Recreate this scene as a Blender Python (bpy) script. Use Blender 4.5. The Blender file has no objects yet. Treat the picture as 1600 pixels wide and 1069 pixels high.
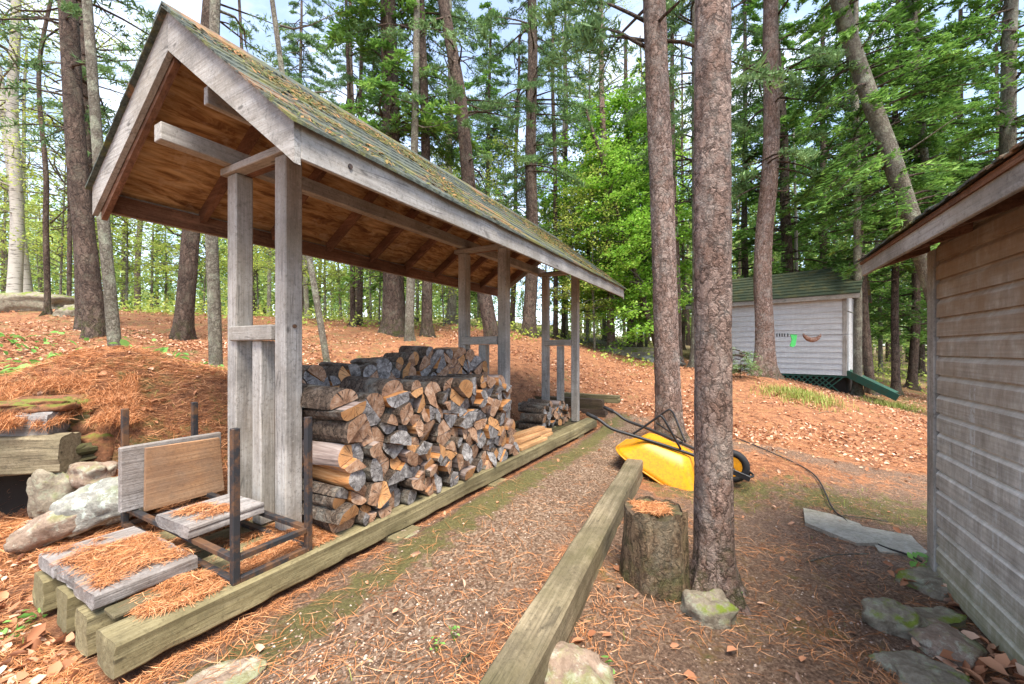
import bpy, math, random
import numpy as np
from mathutils import Vector, Matrix, Quaternion
R = math.radians
random.seed(7)
rng = np.random.default_rng(7)
S = bpy.context.scene
COL = S.collection

# ------------------------------------------------------------------ camera
HC = 1.2; F = 640.0; HY = 546.0            # eye height, focal length in photo pixels, horizon row
cam = bpy.data.cameras.new('camera'); cam.sensor_width = 36; cam.lens = F/1600*36
cam.shift_y = (HY-534.5)/1600; cam.clip_start = .05; cam.clip_end = 2000
co = bpy.data.objects.new('camera', cam); COL.objects.link(co)
co.location = (0, 0, HC); co.rotation_euler = (R(90), 0, 0); S.camera = co
# ------------------------------------------------------------------ sky, sun, exposure
SUN_EL, SUN_AZ = 62, 165                   # azimuth clockwise from +Y
w = bpy.data.worlds.new("World"); S.world = w; w.use_nodes = True
nt = w.node_tree; nt.nodes.clear()
def wn(t): return nt.nodes.new(t)
sky = wn('ShaderNodeTexSky'); sky.sky_type = 'NISHITA'; sky.sun_disc = False
sky.sun_elevation = R(SUN_EL); sky.sun_rotation = R(SUN_AZ); sky.air_density = 1.0; sky.dust_density = 1.2; sky.ozone_density = 1.4
tc = wn('ShaderNodeTexCoord'); mp = wn('ShaderNodeMapping'); mp.inputs['Scale'].default_value = (1.6, 1.6, 3.2)
nz = wn('ShaderNodeTexNoise'); nz.inputs['Scale'].default_value = 1.7; nz.inputs['Detail'].default_value = 7; nz.inputs['Roughness'].default_value = .58
rp = wn('ShaderNodeValToRGB'); rp.color_ramp.elements[0].position = .46; rp.color_ramp.elements[1].position = .70
mx = wn('ShaderNodeMix'); mx.data_type = 'RGBA'; mx.inputs[7].default_value = (5.6, 5.7, 6.1, 1)
bg = wn('ShaderNodeBackground'); bg.inputs['Strength'].default_value = .145
mul = wn('ShaderNodeMath'); mul.operation = 'MULTIPLY_ADD'; mul.inputs[1].default_value = .6; mul.inputs[2].default_value = .12
out = wn('ShaderNodeOutputWorld')
nt.links.new(tc.outputs['Generated'], mp.inputs[0]); nt.links.new(mp.outputs[0], nz.inputs['Vector'])
nt.links.new(nz.outputs['Fac'], rp.inputs[0]); nt.links.new(rp.outputs[0], mul.inputs[0]); nt.links.new(mul.outputs[0], mx.inputs[0])
nt.links.new(sky.outputs[0], mx.inputs[6]); nt.links.new(mx.outputs[2], bg.inputs[0]); nt.links.new(bg.outputs[0], out.inputs[0])
sl = bpy.data.lights.new('sun', 'SUN'); sl.energy = 3.4; sl.angle = R(28); sl.color = (1, .92, .80)
so = bpy.data.objects.new('sun', sl); COL.objects.link(so); so.rotation_euler = (R(90-SUN_EL), 0, R(180-SUN_AZ)+0)
_d = Vector((math.sin(R(SUN_AZ))*math.cos(R(SUN_EL)), math.cos(R(SUN_AZ))*math.cos(R(SUN_EL)), math.sin(R(SUN_EL))))
so.rotation_euler = _d.to_track_quat('Z', 'Y').to_euler()
S.view_settings.view_transform = 'Standard'; S.view_settings.look = 'None'; S.view_settings.gamma = 1
S.view_settings.exposure = 1.62
S.render.engine = 'CYCLES'
S.cycles.max_bounces = 6; S.cycles.diffuse_bounces = 3; S.cycles.transmission_bounces = 3; S.cycles.transparent_max_bounces = 4

# ------------------------------------------------------------------ numeric helpers
def at(px, py, Y): return Vector(((px-800)/F*Y, Y, HC-(py-HY)/F*Y))
def h3(i, j, k, s):
    n = (i*374761393 + j*668265263 + k*2147483647 + s*974634777) & 0xffffffff
    n = ((n ^ (n >> 13))*1274126177) & 0xffffffff
    n = ((n ^ (n >> 16))*2246822519) & 0xffffffff
    return ((n ^ (n >> 15)) & 0xffff)/65535.0
def vn(x, y, z=0, s=0):
    x, y, z = np.broadcast_arrays(np.asarray(x, float), np.asarray(y, float), np.asarray(z, float))
    xi, yi, zi = np.floor(x).astype(np.int64), np.floor(y).astype(np.int64), np.floor(z).astype(np.int64)
    fx, fy, fz = x-xi, y-yi, z-zi
    fx, fy, fz = [f*f*(3-2*f) for f in (fx, fy, fz)]
    r = 0
    for a in (0, 1):
        for b in (0, 1):
            for c in (0, 1):
                r = r + h3(xi+a, yi+b, zi+c, s)*(fx if a else 1-fx)*(fy if b else 1-fy)*(fz if c else 1-fz)
    return r*2-1
def fbm(x, y, z=0, s=0, o=4):
    r = 0; a = 1
    x, y, z = np.asarray(x, float), np.asarray(y, float), np.asarray(z, float)
    for i in range(o):
        r = r + a*vn(x*2**i, y*2**i, z*2**i, s+i); a *= .5
    return r
def ss(a, b, x):
    t = np.clip((np.asarray(x, float)-a)/(b-a), 0, 1); return t*t*(3-2*t)

# woodshed frame: u along the shed (away), v across it (to the left and away)
AN = math.atan(363/F); SA, CA = math.sin(AN), math.cos(AN)
OX, OY = -1.434, 1.48
def W(u, v, z=0): return Vector((OX+SA*u-CA*v, OY+CA*u+SA*v, z))
def UV(x, y):
    dx, dy = x-OX, y-OY
    return SA*dx+CA*dy, -CA*dx+SA*dy

# ------------------------------------------------------------------ terrain height
P_ = [(-1.6,1.0,-.03),(-.6,1.6,-.03),(0,2.6,-.02),(.5,3.9,-.01),(1.1,5.6,0),(-3,1.2,-.06),(-2.4,1.7,-.05),(-3.0,2.1,0),(-4.5,2.2,0),
 (-3.5,2.6,.04),(-3.4,3.0,.84),(-2.9,2.5,.06),(-2.85,3.05,.70),(-2.4,2.65,.14),(-2.35,3.15,.48),(-1.95,2.75,.10),(-1.9,3.35,.40),(-1.5,3.5,.3),
 (-1.0,4.6,.38),(0,6.3,.32),(-4.2,3.4,.95),(1.6,1.0,-.18),(.5,1.6,-.13),(1.1,2.3,-.14),(2.6,2.5,-.21),(1.9,3.9,-.2),(3.2,3.4,-.24),(5,3,-.35),(1.3,3.1,-.12),(3,0,-.3),(0,-2,-.1),(-5,-1,-.2)]
Q_ = [(150,530,6.5),(183,585,5),(285,530,8),(338,600,5),(512,570,6),(617,520,10),(755,540,9),(826,525,12),(30,500,9),(100,486,10),(450,505,11),(930,540,14),(1050,572,12),(1000,550,14),(1045,688,5),
 (1197,588,9.5),(1300,612,10.3),(1400,602,14),(1400,640,9),(1430,740,4.7),(1300,700,5.5),(1200,650,6.5),(1000,620,8),(950,600,8.5),(950,640,6.8),(700,560,8),(850,580,8),(1150,700,4.6),(700,508,14),(300,495,14),(1150,572,13)]
for px, py, Y in Q_:
    p = at(px, py, Y); P_.append((p.x, p.y, p.z))
for px, py, Y in [(-500,490,16),(100,495,26),(500,500,30),(830,508,50),(1005,536,50),(1400,572,30),(2200,580,25),(0,500,70),(800,520,90),(1600,548,70),(-1500,510,60),(3000,560,60)]:
    p = at(px, py, Y); P_.append((p.x, p.y, p.z))
P_ += [(-40,-30,0),(40,-30,-1.5),(0,-20,-.5)]
P_ = np.array(P_, float)
def _phi(r): return np.where(r > 1e-9, r*r*np.log(np.maximum(r, 1e-9)), 0)
_n = len(P_); _D = np.hypot(P_[:,None,0]-P_[None,:,0], P_[:,None,1]-P_[None,:,1])
_A = np.zeros((_n+3, _n+3)); _A[:_n,:_n] = _phi(_D)+np.eye(_n)*.03
_A[:_n,_n] = 1; _A[:_n,_n+1:] = P_[:,:2]; _A[_n,:_n] = 1; _A[_n+1:,:_n] = P_[:,:2].T
_c = np.linalg.solve(_A, np.concatenate([P_[:,2], [0,0,0]]))
def H(x, y, micro=True):
    x = np.asarray(x, float); y = np.asarray(y, float); sh = np.broadcast(x, y).shape
    xx = np.broadcast_to(x, sh).ravel(); yy = np.broadcast_to(y, sh).ravel()
    cx = np.clip(xx, -110, 110); cy = np.clip(yy, -30, 110)
    z = _c[_n]+_c[_n+1]*cx+_c[_n+2]*cy
    for i in range(_n): z = z+_c[i]*_phi(np.hypot(cx-P_[i,0], cy-P_[i,1]))
    ml = (1-ss(-2.95, -2.6, xx))*(1-ss(4, 5, yy))
    yw = 2.93+.17*(xx+3.09); st_ = ss(-.03, .05, yy-yw)
    zl = np.minimum(z, .04); zh = np.maximum(z, .81-.03*np.exp(-((yy-yw)/.1)**2))
    z = z*(1-ml)+(zl*(1-st_)+zh*st_)*ml
    if micro:
        z = z+.035*fbm(xx*.9, yy*.9, 0, 3, 3)*ss(2, 7, yy)+.012*fbm(xx*4, yy*4, 0, 5, 3)+.05*fbm(xx*2.3, yy*2.3, 0, 15, 3)*(1-ss(-1.9, -1.3, xx))*ss(2.6, 3.2, yy)
        z = z+.25*fbm(xx*.12, yy*.12, 0, 9, 2)*ss(16, 40, yy)
    u, v = UV(xx, yy)
    m = (1-ss(5.6, 5.75, u))*(ss(-.35, -.12, u))*(ss(-.22, .0, v))*(1-ss(1.02, 1.3, v))
    z = z*(1-m)+np.minimum(z, -.035)*m
    return z.reshape(sh)
def Hs(x, y): return float(H(np.array([x]), np.array([y]))[0])

# ------------------------------------------------------------------ material helpers
class NM:
    def __init__(s, name):
        s.m = bpy.data.materials.new(name); s.m.use_nodes = True; s.t = s.m.node_tree
        s.b = s.t.nodes['Principled BSDF']; s.o = s.t.nodes['Material Output']; s.b.inputs['Roughness'].default_value = .85
        s.b.inputs['Specular IOR Level'].default_value = .3
    def n(s, t, **k):
        x = s.t.nodes.new(t)
        for a, v in k.items(): setattr(x, a, v)
        return x
    def l(s, a, b): s.t.links.new(a, b)
    def setv(s, sock, v):
        if hasattr(v, 'is_linked') or hasattr(v, 'links'): s.l(v, sock)
        elif isinstance(v, (tuple, list)) and len(v) == 3 and sock.type == 'RGBA': sock.default_value = (*v, 1)
        else: sock.default_value = v
    def obj(s): return s.n('ShaderNodeTexCoord').outputs['Object']
    def map(s, vec, scale=(1,1,1), rot=(0,0,0), loc=None):
        m = s.n('ShaderNodeMapping'); s.l(vec, m.inputs[0]); m.inputs['Scale'].default_value = scale; m.inputs['Rotation'].default_value = rot
        if loc is not None: s.l(loc, m.inputs['Location'])
        return m.outputs[0]
    def noise(s, vec, sc, det=4, ro=.55, dist=0):
        x = s.n('ShaderNodeTexNoise'); s.l(vec, x.inputs['Vector']); x.inputs['Scale'].default_value = sc; x.inputs['Detail'].default_value = det
        x.inputs['Roughness'].default_value = ro; x.inputs['Distortion'].default_value = dist; return x.outputs['Fac']
    def vor(s, vec, sc, feat='F1', rnd=1, o='Distance'):
        x = s.n('ShaderNodeTexVoronoi', feature=feat); s.l(vec, x.inputs['Vector']); x.inputs['Scale'].default_value = sc
        x.inputs['Randomness'].default_value = rnd; return x.outputs[o]
    def ramp(s, f, st, interp='LINEAR'):
        x = s.n('ShaderNodeValToRGB'); x.color_ramp.interpolation = interp; e = x.color_ramp.elements
        while len(e) < len(st): e.new(.5)
        for q, (p, c) in zip(e, st):
            q.position = p; q.color = (c, c, c, 1) if not isinstance(c, (tuple, list)) else (*c, 1)
        s.l(f, x.inputs[0]); return x.outputs[0]
    def mix(s, f, a, b, bt='MIX'):
        x = s.n('ShaderNodeMix', data_type='RGBA', blend_type=bt); s.setv(x.inputs[0], f); s.setv(x.inputs[6], a); s.setv(x.inputs[7], b); return x.outputs[2]
    def math(s, op, a, b=0., c=0.):
        x = s.n('ShaderNodeMath', operation=op); s.setv(x.inputs[0], a); s.setv(x.inputs[1], b); s.setv(x.inputs[2], c); return x.outputs[0]
    def sep(s, vec):
        x = s.n('ShaderNodeSeparateXYZ'); s.l(vec, x.inputs[0]); return x.outputs
    def rand(s): return s.n('ShaderNodeObjectInfo').outputs['Random']
    def attr(s, name):
        x = s.n('ShaderNodeAttribute'); x.attribute_name = name; return x.outputs
    def color(s, c): s.setv(s.b.inputs['Base Color'], c)
    def bump(s, h, st=.5, d=.01):
        x = s.n('ShaderNodeBump'); s.l(h, x.inputs['Height']); x.inputs['Strength'].default_value = st; x.inputs['Distance'].default_value = d
        s.l(x.outputs[0], s.b.inputs['Normal'])
    def rough(s, v): s.setv(s.b.inputs['Roughness'], v)

def axis_scale(ax, along, across): return tuple(along if i == 'xyz'.index(ax) else across for i in range(3))
def mat_wood(name, ax, c0, c1, c2, patch=None, pamt=.5, knots=True, bump=.5, fine=1., cracks=.6):
    m = NM(name); o = m.obj()
    r = m.rand(); off = m.n('ShaderNodeCombineXYZ'); m.l(m.math('MULTIPLY', r, 37.), off.inputs[0]); m.l(m.math('MULTIPLY', r, 13.), off.inputs[1]); m.l(m.math('MULTIPLY', r, 7.), off.inputs[2])
    v = m.map(o, (1,1,1), loc=off.outputs[0])
    g = m.noise(m.map(v, axis_scale(ax, 1.2*fine, 34*fine)), 1, 6, .65, .6)
    g2 = m.noise(m.map(v, axis_scale(ax, 3*fine, 110*fine)), 1, 4, .6)
    big = m.noise(v, 3.2, 4, .6)
    c = m.ramp(g, [(.3, c0), (.52, c1), (.72, c2)])
    c = m.mix(m.ramp(g2, [(.36, .4), (.5, 0)]), c, tuple(x*.45 for x in c0), 'MIX')
    c = m.mix(m.ramp(big, [(.36, .6), (.6, 0)]), c, tuple(x*.5 for x in c0))
    spk = m.noise(v, 48, 7, .8)
    c = m.mix(m.ramp(spk, [(.36, .65), (.47, 0)]), c, tuple(x*.35 for x in c0))
    c = m.mix(m.ramp(spk, [(.56, 0), (.68, .35)]), c, tuple(min(.8, x*1.35) for x in c2))
    if patch: c = m.mix(m.ramp(m.noise(v, 1.7, 5, .65), [(.42, 0), (.66, pamt)]), c, patch)
    if cracks:
        k = m.vor(m.map(v, axis_scale(ax, 1.0, 26)), 1, 'DISTANCE_TO_EDGE')
        kk = m.math('MULTIPLY', m.ramp(k, [(.0, 1), (.03, 0)]), m.ramp(m.noise(v, 5, 2), [(.5, 0), (.6, cracks)]))
        c = m.mix(kk, c, tuple(x*.15 for x in c0))
    if knots:
        kn = m.vor(m.map(v, axis_scale(ax, 2.2, 6)), 1.3)
        c = m.mix(m.ramp(kn, [(.05, .8), (.085, .0)]), c, tuple(x*.3 for x in c0))
    m.color(c); m.rough(.9)
    m.bump(m.math('ADD', m.math('ADD', g, spk), m.math('MULTIPLY', g2, .6)), min(1., bump*1.5), .005); return m.m

def mat_bark(name, light, dark, mid, sc=1., lichen=None, lam=.4, zst=.35, base_moss=True):
    m = NM(name); o = m.obj()
    r = m.rand(); off = m.n('ShaderNodeCombineXYZ'); m.l(m.math('MULTIPLY', r, 41.), off.inputs[0]); m.l(m.math('MULTIPLY', r, 17.), off.inputs[2])
    v = m.map(o, (1,1,1), loc=off.outputs[0])
    ws = m.n('ShaderNodeVectorMath', operation='MULTIPLY_ADD')
    nn = m.n('ShaderNodeTexNoise'); m.l(v, nn.inputs['Vector']); nn.inputs['Scale'].default_value = 13*sc; nn.inputs['Detail'].default_value = 6; nn.inputs['Roughness'].default_value = .65
    m.l(nn.outputs['Color'], ws.inputs[0]); ws.inputs[1].default_value = (.13/sc,.13/sc,.22/sc); m.l(v, ws.inputs[2])
    e = m.vor(m.map(ws.outputs[0], (22*sc,22*sc,22*sc*zst)), 1, 'DISTANCE_TO_EDGE')
    e2 = m.vor(m.map(ws.outputs[0], (55*sc,55*sc,55*sc*zst)), 1, 'DISTANCE_TO_EDGE')
    cell = m.vor(m.map(ws.outputs[0], (22*sc,22*sc,22*sc*zst)), 1, 'F1', 1, 'Color')
    f = m.noise(m.map(v, (1,1,.45)), 38*sc, 6, .72); lg_ = m.noise(m.map(v, (1,1,.35)), 5*sc, 4, .6)
    c = m.mix(m.ramp(f, [(.3,0),(.7,1)]), mid, light)
    c = m.mix(.6, c, m.mix(m.sep(cell)[0], mid, light))
    c = m.mix(m.ramp(lg_, [(.36,.55),(.6,0)]), c, tuple(x*.5 for x in mid))
    c = m.mix(m.math('MULTIPLY', m.ramp(e, [(0,1),(.13,0)]), m.ramp(m.noise(v, 16*sc, 4, .7), [(.34,.25),(.56,1)])), c, dark)
    c = m.mix(m.ramp(e2, [(0,.45),(.12,0)]), c, dark)
    if lichen: c = m.mix(m.ramp(m.noise(v, 5, 6, .7), [(.5,0),(.64,lam)]), c, lichen)
    if base_moss:
        z = m.sep(o)[2]
        mo = m.math('MULTIPLY', m.ramp(z, [(0,1),(.45,0)]), m.ramp(m.noise(v, 9, 5, .7), [(.45,0),(.62,.75)]))
        c = m.mix(mo, c, (.07,.085,.02))
    m.color(c); m.rough(.92)
    hgt = m.math('ADD', m.ramp(e, [(0,0),(.25,1)]), m.math('MULTIPLY', m.ramp(e2, [(0,0),(.3,1)]), .4)); hgt = m.math('ADD', hgt, m.math('MULTIPLY', f, .5))
    m.bump(hgt, 1., .022/sc); return m.m

def mat_leaf(name, a, b, c=None, trans=.35, rough=.6):
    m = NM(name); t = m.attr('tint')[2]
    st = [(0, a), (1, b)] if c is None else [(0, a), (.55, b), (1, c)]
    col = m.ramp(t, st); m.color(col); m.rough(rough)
    tr = m.n('ShaderNodeBsdfTranslucent'); m.l(col, tr.inputs[0])
    ms = m.n('ShaderNodeMixShader'); ms.inputs[0].default_value = trans
    m.l(m.b.outputs[0], ms.inputs[1]); m.l(tr.outputs[0], ms.inputs[2]); m.l(ms.outputs[0], m.o.inputs[0]); return m.m

def mat_rock(name, c1, c2, moss=(.10,.14,.02), mamt=.6, lich=(.45,.5,.42)):
    m = NM(name); o = m.obj(); a = m.noise(o, 9, 8, .7); b = m.noise(o, 45, 4, .7)
    c = m.mix(m.ramp(a, [(.35,0),(.65,1)]), c1, c2)
    c = m.mix(m.ramp(b, [(.4,.4),(.6,0)]), c, tuple(x*.45 for x in c1))
    c = m.mix(m.ramp(m.noise(o, 15, 6, .75), [(.52,0),(.6,.75)]), c, lich)
    g = m.n('ShaderNodeNewGeometry'); up = m.sep(g.outputs['Normal'])[2]
    mo = m.math('MULTIPLY', m.ramp(m.noise(o, 5.5, 6, .7), [(.48,0),(.58,mamt)]), m.ramp(up, [(.1,0),(.6,1)]))
    c = m.mix(mo, c, moss); m.color(c); m.bump(m.math('ADD', a, m.math('MULTIPLY', b, .4)), .8, .02); return m.m

# ------------------------------------------------------------------ mesh helpers
def tag(o, label=None, cat=None, group=None, kind=None):
    if label: o['label'] = label
    if cat: o['category'] = cat
    if group: o['group'] = group
    if kind: o['kind'] = kind
    return o
def empty(name, loc=(0,0,0), rz=0., label=None, cat=None, group=None, quat=None):
    o = bpy.data.objects.new(name, None); COL.objects.link(o); o.location = loc; o.empty_display_size = .1
    if quat is not None: o.rotation_mode = 'QUATERNION'; o.rotation_quaternion = quat
    else: o.rotation_euler = (0, 0, rz)
    return tag(o, label, cat, group)
def link(name, me, parent=None):
    o = bpy.data.objects.new(name, me); COL.objects.link(o)
    if parent is not None: o.parent = parent
    return o
def npmesh(name, V, Fq, mats, parent=None, attr=None, smooth=False, midx=None, make_obj=True):
    """V (n,3); Fq (m,k) constant-size faces or list of such arrays"""
    me = bpy.data.meshes.new(name); V = np.asarray(V, np.float32)
    Fl = Fq if isinstance(Fq, list) else [Fq]
    Fl = [np.asarray(f, np.int32) for f in Fl if len(f)]
    me.vertices.add(len(V)); me.vertices.foreach_set('co', V.ravel())
    tot = np.concatenate([np.full(len(f), f.shape[1], np.int32) for f in Fl]); st = np.concatenate([[0], np.cumsum(tot)[:-1]]).astype(np.int32)
    lv = np.concatenate([f.ravel() for f in Fl])
    me.loops.add(len(lv)); me.loops.foreach_set('vertex_index', lv)
    me.polygons.add(len(tot)); me.polygons.foreach_set('loop_start', st); me.polygons.foreach_set('loop_total', tot)
    if smooth: me.polygons.foreach_set('use_smooth', np.ones(len(tot), bool))
    for m in (mats if isinstance(mats, (list, tuple)) else [mats]): me.materials.append(m)
    if midx is not None: me.polygons.foreach_set('material_index', np.asarray(midx, np.int32))
    if attr is not None:
        for k, a in attr.items():
            a = np.asarray(a, np.float32)
            if a.ndim == 1:
                at_ = me.attributes.new(k, 'FLOAT', 'POINT'); at_.data.foreach_set('value', a)
            else:
                at_ = me.attributes.new(k, 'FLOAT_COLOR', 'POINT'); at_.data.foreach_set('color', a.ravel())
    me.update(calc_edges=True)
    return link(name, me, parent) if make_obj else me
class MB:
    def __init__(s): s.v = []; s.f = []; s.mi = []; s.sm = []
    def add(s, vs, fs, mi=0, sm=False):
        b = len(s.v); s.v += [tuple(p) for p in vs]
        for f in fs: s.f.append([b+i for i in f]); s.mi.append(mi); s.sm.append(sm)
        return s
    def box(s, x0, y0, z0, x1, y1, z1, mi=0, c=.004, jit=0.):
        """box with chamfered edges"""
        x0, x1 = min(x0,x1), max(x0,x1); y0, y1 = min(y0,y1), max(y0,y1); z0, z1 = min(z0,z1), max(z0,z1)
        c = min(c, (x1-x0)*.3, (y1-y0)*.3, (z1-z0)*.3)
        vs = []; idx = {}
        for i, (X, sx) in enumerate(((x0,1),(x1,-1))):
            for j, (Y, sy) in enumerate(((y0,1),(y1,-1))):
                for k, (Z, sz) in enumerate(((z0,1),(z1,-1))):
                    jx, jy, jz = [random.uniform(-jit, jit) for _ in range(3)]
                    for a, d in enumerate(((0,c*sy,c*sz),(c*sx,0,c*sz),(c*sx,c*sy,0))):
                        idx[i,j,k,a] = len(vs); vs.append((X+d[0]+jx, Y+d[1]+jy, Z+d[2]+jz))
        fs = []
        for i in (0,1): f = [idx[i,0,0,0], idx[i,1,0,0], idx[i,1,1,0], idx[i,0,1,0]]; fs.append(f if i else f[::-1])
        for j in (0,1): f = [idx[0,j,0,1], idx[1,j,0,1], idx[1,j,1,1], idx[0,j,1,1]]; fs.append(f if not j else f[::-1])
        for k in (0,1): f = [idx[0,0,k,2], idx[1,0,k,2], idx[1,1,k,2], idx[0,1,k,2]]; fs.append(f if k else f[::-1])
        for j in (0,1):
            for k in (0,1): f = [idx[0,j,k,1], idx[1,j,k,1], idx[1,j,k,2], idx[0,j,k,2]]; fs.append(f if (j ^ k) else f[::-1])
        for i in (0,1):
            for k in (0,1): f = [idx[i,0,k,0], idx[i,1,k,0], idx[i,1,k,2], idx[i,0,k,2]]; fs.append(f if (i == k) else f[::-1])
        for i in (0,1):
            for j in (0,1): f = [idx[i,j,0,0], idx[i,j,1,0], idx[i,j,1,1], idx[i,j,0,1]]; fs.append(f if (i ^ j) else f[::-1])
        for i in (0,1):
            for j in (0,1):
                for k in (0,1): f = [idx[i,j,k,0], idx[i,j,k,1], idx[i,j,k,2]]; fs.append(f if (i+j+k) % 2 else f[::-1])
        return s.add(vs, fs, mi)
    def rough(s, x0, y0, z0, x1, y1, z1, mi=0, c=.01, amp=.004, seed=0, end=.012, seg=.03):
        n = max(3, int((x1-x0)/seg)); pr = []
        def edge(a, b, k):
            for t in range(k): pr.append((a[0]+(b[0]-a[0])*t/k, a[1]+(b[1]-a[1])*t/k))
        cs = [(y0+c,z0),(y1-c,z0),(y1,z0+c),(y1,z1-c),(y1-c,z1),(y0+c,z1),(y0,z1-c),(y0,z0+c)]
        for i in range(8): edge(cs[i], cs[(i+1) % 8], 5 if i % 2 == 0 else 1)
        P = np.array(pr); m = len(P); cy, cz = (y0+y1)/2, (z0+z1)/2; xs = np.linspace(x0, x1, n)
        X = np.repeat(xs[:,None], m, 1); Yp = np.repeat(P[None,:,0], n, 0); Zp = np.repeat(P[None,:,1], n, 0)
        d = amp*fbm(X*3+seed, Yp*22, Zp*22, seed, 3)-amp*2.5*np.clip(fbm(X*.9, Yp*60, Zp*60, seed+4, 2)-.55, 0, 1)
        corner = np.minimum(np.abs(np.abs(Yp-cy)-(y1-y0)/2), 1)+np.abs(np.abs(Zp-cz)-(z1-z0)/2)
        chip = np.clip(fbm(X*6, Yp*4, Zp*4, seed+7, 3)-.25, 0, 1)*.012*np.exp(-corner/.02)
        r = 1-(chip-d)/np.maximum(np.hypot(Yp-cy, Zp-cz), .01); Yp = cy+(Yp-cy)*r; Zp = cz+(Zp-cz)*r
        X[0] += end*.4*fbm(P[:,0]*30, P[:,1]*30, 0, seed, 2); V = np.stack([X, Yp, Zp], -1).reshape(-1, 3)
        F_ = [[k*m+i, k*m+(i+1) % m, (k+1)*m+(i+1) % m, (k+1)*m+i][::-1] for k in range(n-1) for i in range(m)]
        return s.add(V, F_+[list(range(m)), [(n-1)*m+i for i in range(m)][::-1]], mi)
    def bar(s, p, q, wd, ht, up=(0,0,1), mi=0, c=.003, shear=0):
        """chamfered bar from p to q; ht along up, wd sideways"""
        p, q = Vector(p), Vector(q); d = q-p; L = d.length; d.normalize(); sd = d.cross(Vector(up)).normalized(); u = sd.cross(d)
        t = MB().box(0, -wd/2, -ht/2, L, wd/2, ht/2, 0, c)
        vs = [p+d*a+sd*(-b)+u*cc for a, b, cc in t.v]; return s.add(vs, t.f, mi)
    def prism(s, poly, thick, mi=0, fr=None):
        """poly: list of 3d points (planar); extruded by vector thick"""
        n = len(poly); th = Vector(thick); a = [Vector(p) for p in poly]; b = [p+th for p in a]
        return s.add(a+b, [list(range(n))[::-1], list(range(n, 2*n))]+[[i, (i+1) % n, n+(i+1) % n, n+i] for i in range(n)], mi)
    def tube(s, pts, r, seg=8, mi=0, caps=True):
        pts = [Vector(p) for p in pts]; rr = r if isinstance(r, (list, tuple)) else [r]*len(pts); vs = []; fs = []
        t0 = (pts[1]-pts[0]).normalized(); nrm = t0.orthogonal().normalized()
        for i, p in enumerate(pts):
            t = (pts[min(i+1, len(pts)-1)]-pts[max(i-1, 0)]).normalized(); nrm = (nrm-t*nrm.dot(t)).normalized(); bn = t.cross(nrm)
            for k in range(seg):
                a = 2*math.pi*k/seg; vs.append(p+(nrm*math.cos(a)+bn*math.sin(a))*rr[i])
        for i in range(len(pts)-1):
            for k in range(seg): fs.append([i*seg+k, i*seg+(k+1) % seg, (i+1)*seg+(k+1) % seg, (i+1)*seg+k])
        s.add(vs, fs, mi, True)
        if caps: b = len(s.v)-len(vs); s.f += [[b+k for k in range(seg)][::-1], [b+(len(pts)-1)*seg+k for k in range(seg)]]; s.mi += [mi]*2; s.sm += [False]*2
        return s
    def build(s, name, mats, parent=None):
        me = bpy.data.meshes.new(name); me.from_pydata(s.v, [], s.f)
        for m in (mats if isinstance(mats, (list, tuple)) else [mats]): me.materials.append(m)
        me.polygons.foreach_set('material_index', s.mi); me.polygons.foreach_set('use_smooth', s.sm); me.update()
        return link(name, me, parent)
def smoothpts(pts, n=6):
    pts = [Vector(p) for p in pts]; o = []
    for i in range(len(pts)-1):
        a, b, c, d = pts[max(i-1,0)], pts[i], pts[i+1], pts[min(i+2, len(pts)-1)]
        for k in range(n):
            t = k/n; o.append(.5*((2*b)+(c-a)*t+(2*a-5*b+4*c-d)*t*t+(3*b-a-3*c+d)*t**3))
    return o+[pts[-1]]
def quads(C, A, B, tint, extra=None):
    """rhombus leaves: centres C, half long axis A, half short axis B -> V,F,tint"""
    n = len(C); V = np.empty((n, 4, 3)); V[:,0] = C-A; V[:,1] = C+B; V[:,2] = C+A; V[:,3] = C-B
    return V.reshape(-1, 3), np.arange(n*4).reshape(n, 4), np.repeat(tint, 4)
def unit(a): return a/np.maximum(np.linalg.norm(a, axis=-1, keepdims=True), 1e-9)

# ------------------------------------------------------------------ materials
M = {}
GR = ((.28,.255,.225), (.40,.38,.35), (.50,.485,.46))
for ax in 'xyz':
    M['grey_'+ax] = mat_wood('weathered_grey_wood_'+ax, ax, *GR, patch=(.30,.26,.20), pamt=.4, bump=.35)
    M['rafter_'+ax] = mat_wood('brown_rafter_wood_'+ax, ax, (.13,.062,.036), (.25,.13,.08), (.36,.20,.125), patch=(.12,.055,.03), pamt=.5)
    M['treated_'+ax] = mat_wood('green_treated_timber_'+ax, ax, (.165,.135,.07), (.265,.225,.12), (.335,.29,.175), patch=(.125,.105,.05), pamt=.75, bump=.4)
    M['slab_'+ax] = mat_wood('silver_slab_wood_'+ax, ax, (.17,.155,.145), (.31,.29,.28), (.46,.44,.42), patch=(.19,.15,.12), pamt=.6, bump=.6)
M['tan_x'] = mat_wood('tan_board_wood', 'x', (.26,.12,.055), (.42,.22,.10), (.52,.32,.18), patch=(.24,.17,.12), pamt=.7, bump=.3, cracks=.2)
M['fresh_x'] = mat_wood('fresh_sawn_wood', 'x', (.52,.27,.11), (.66,.38,.18), (.72,.46,.25), bump=.2, cracks=0)
M['rotten_x'] = mat_wood('rotten_timber', 'x', (.045,.03,.022), (.10,.065,.045), (.17,.12,.085), patch=(.09,.10,.03), pamt=.7, bump=1)
M['rotten_y'] = mat_wood('rotten_timber_across', 'y', (.045,.03,.022), (.10,.065,.045), (.17,.12,.085), patch=(.09,.08,.03), pamt=.5, bump=1)
M['mossy_x'] = mat_wood('mossy_landscape_timber', 'x', (.15,.12,.075), (.23,.19,.12), (.31,.26,.175), patch=(.085,.075,.035), pamt=.85, bump=.6)
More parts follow.
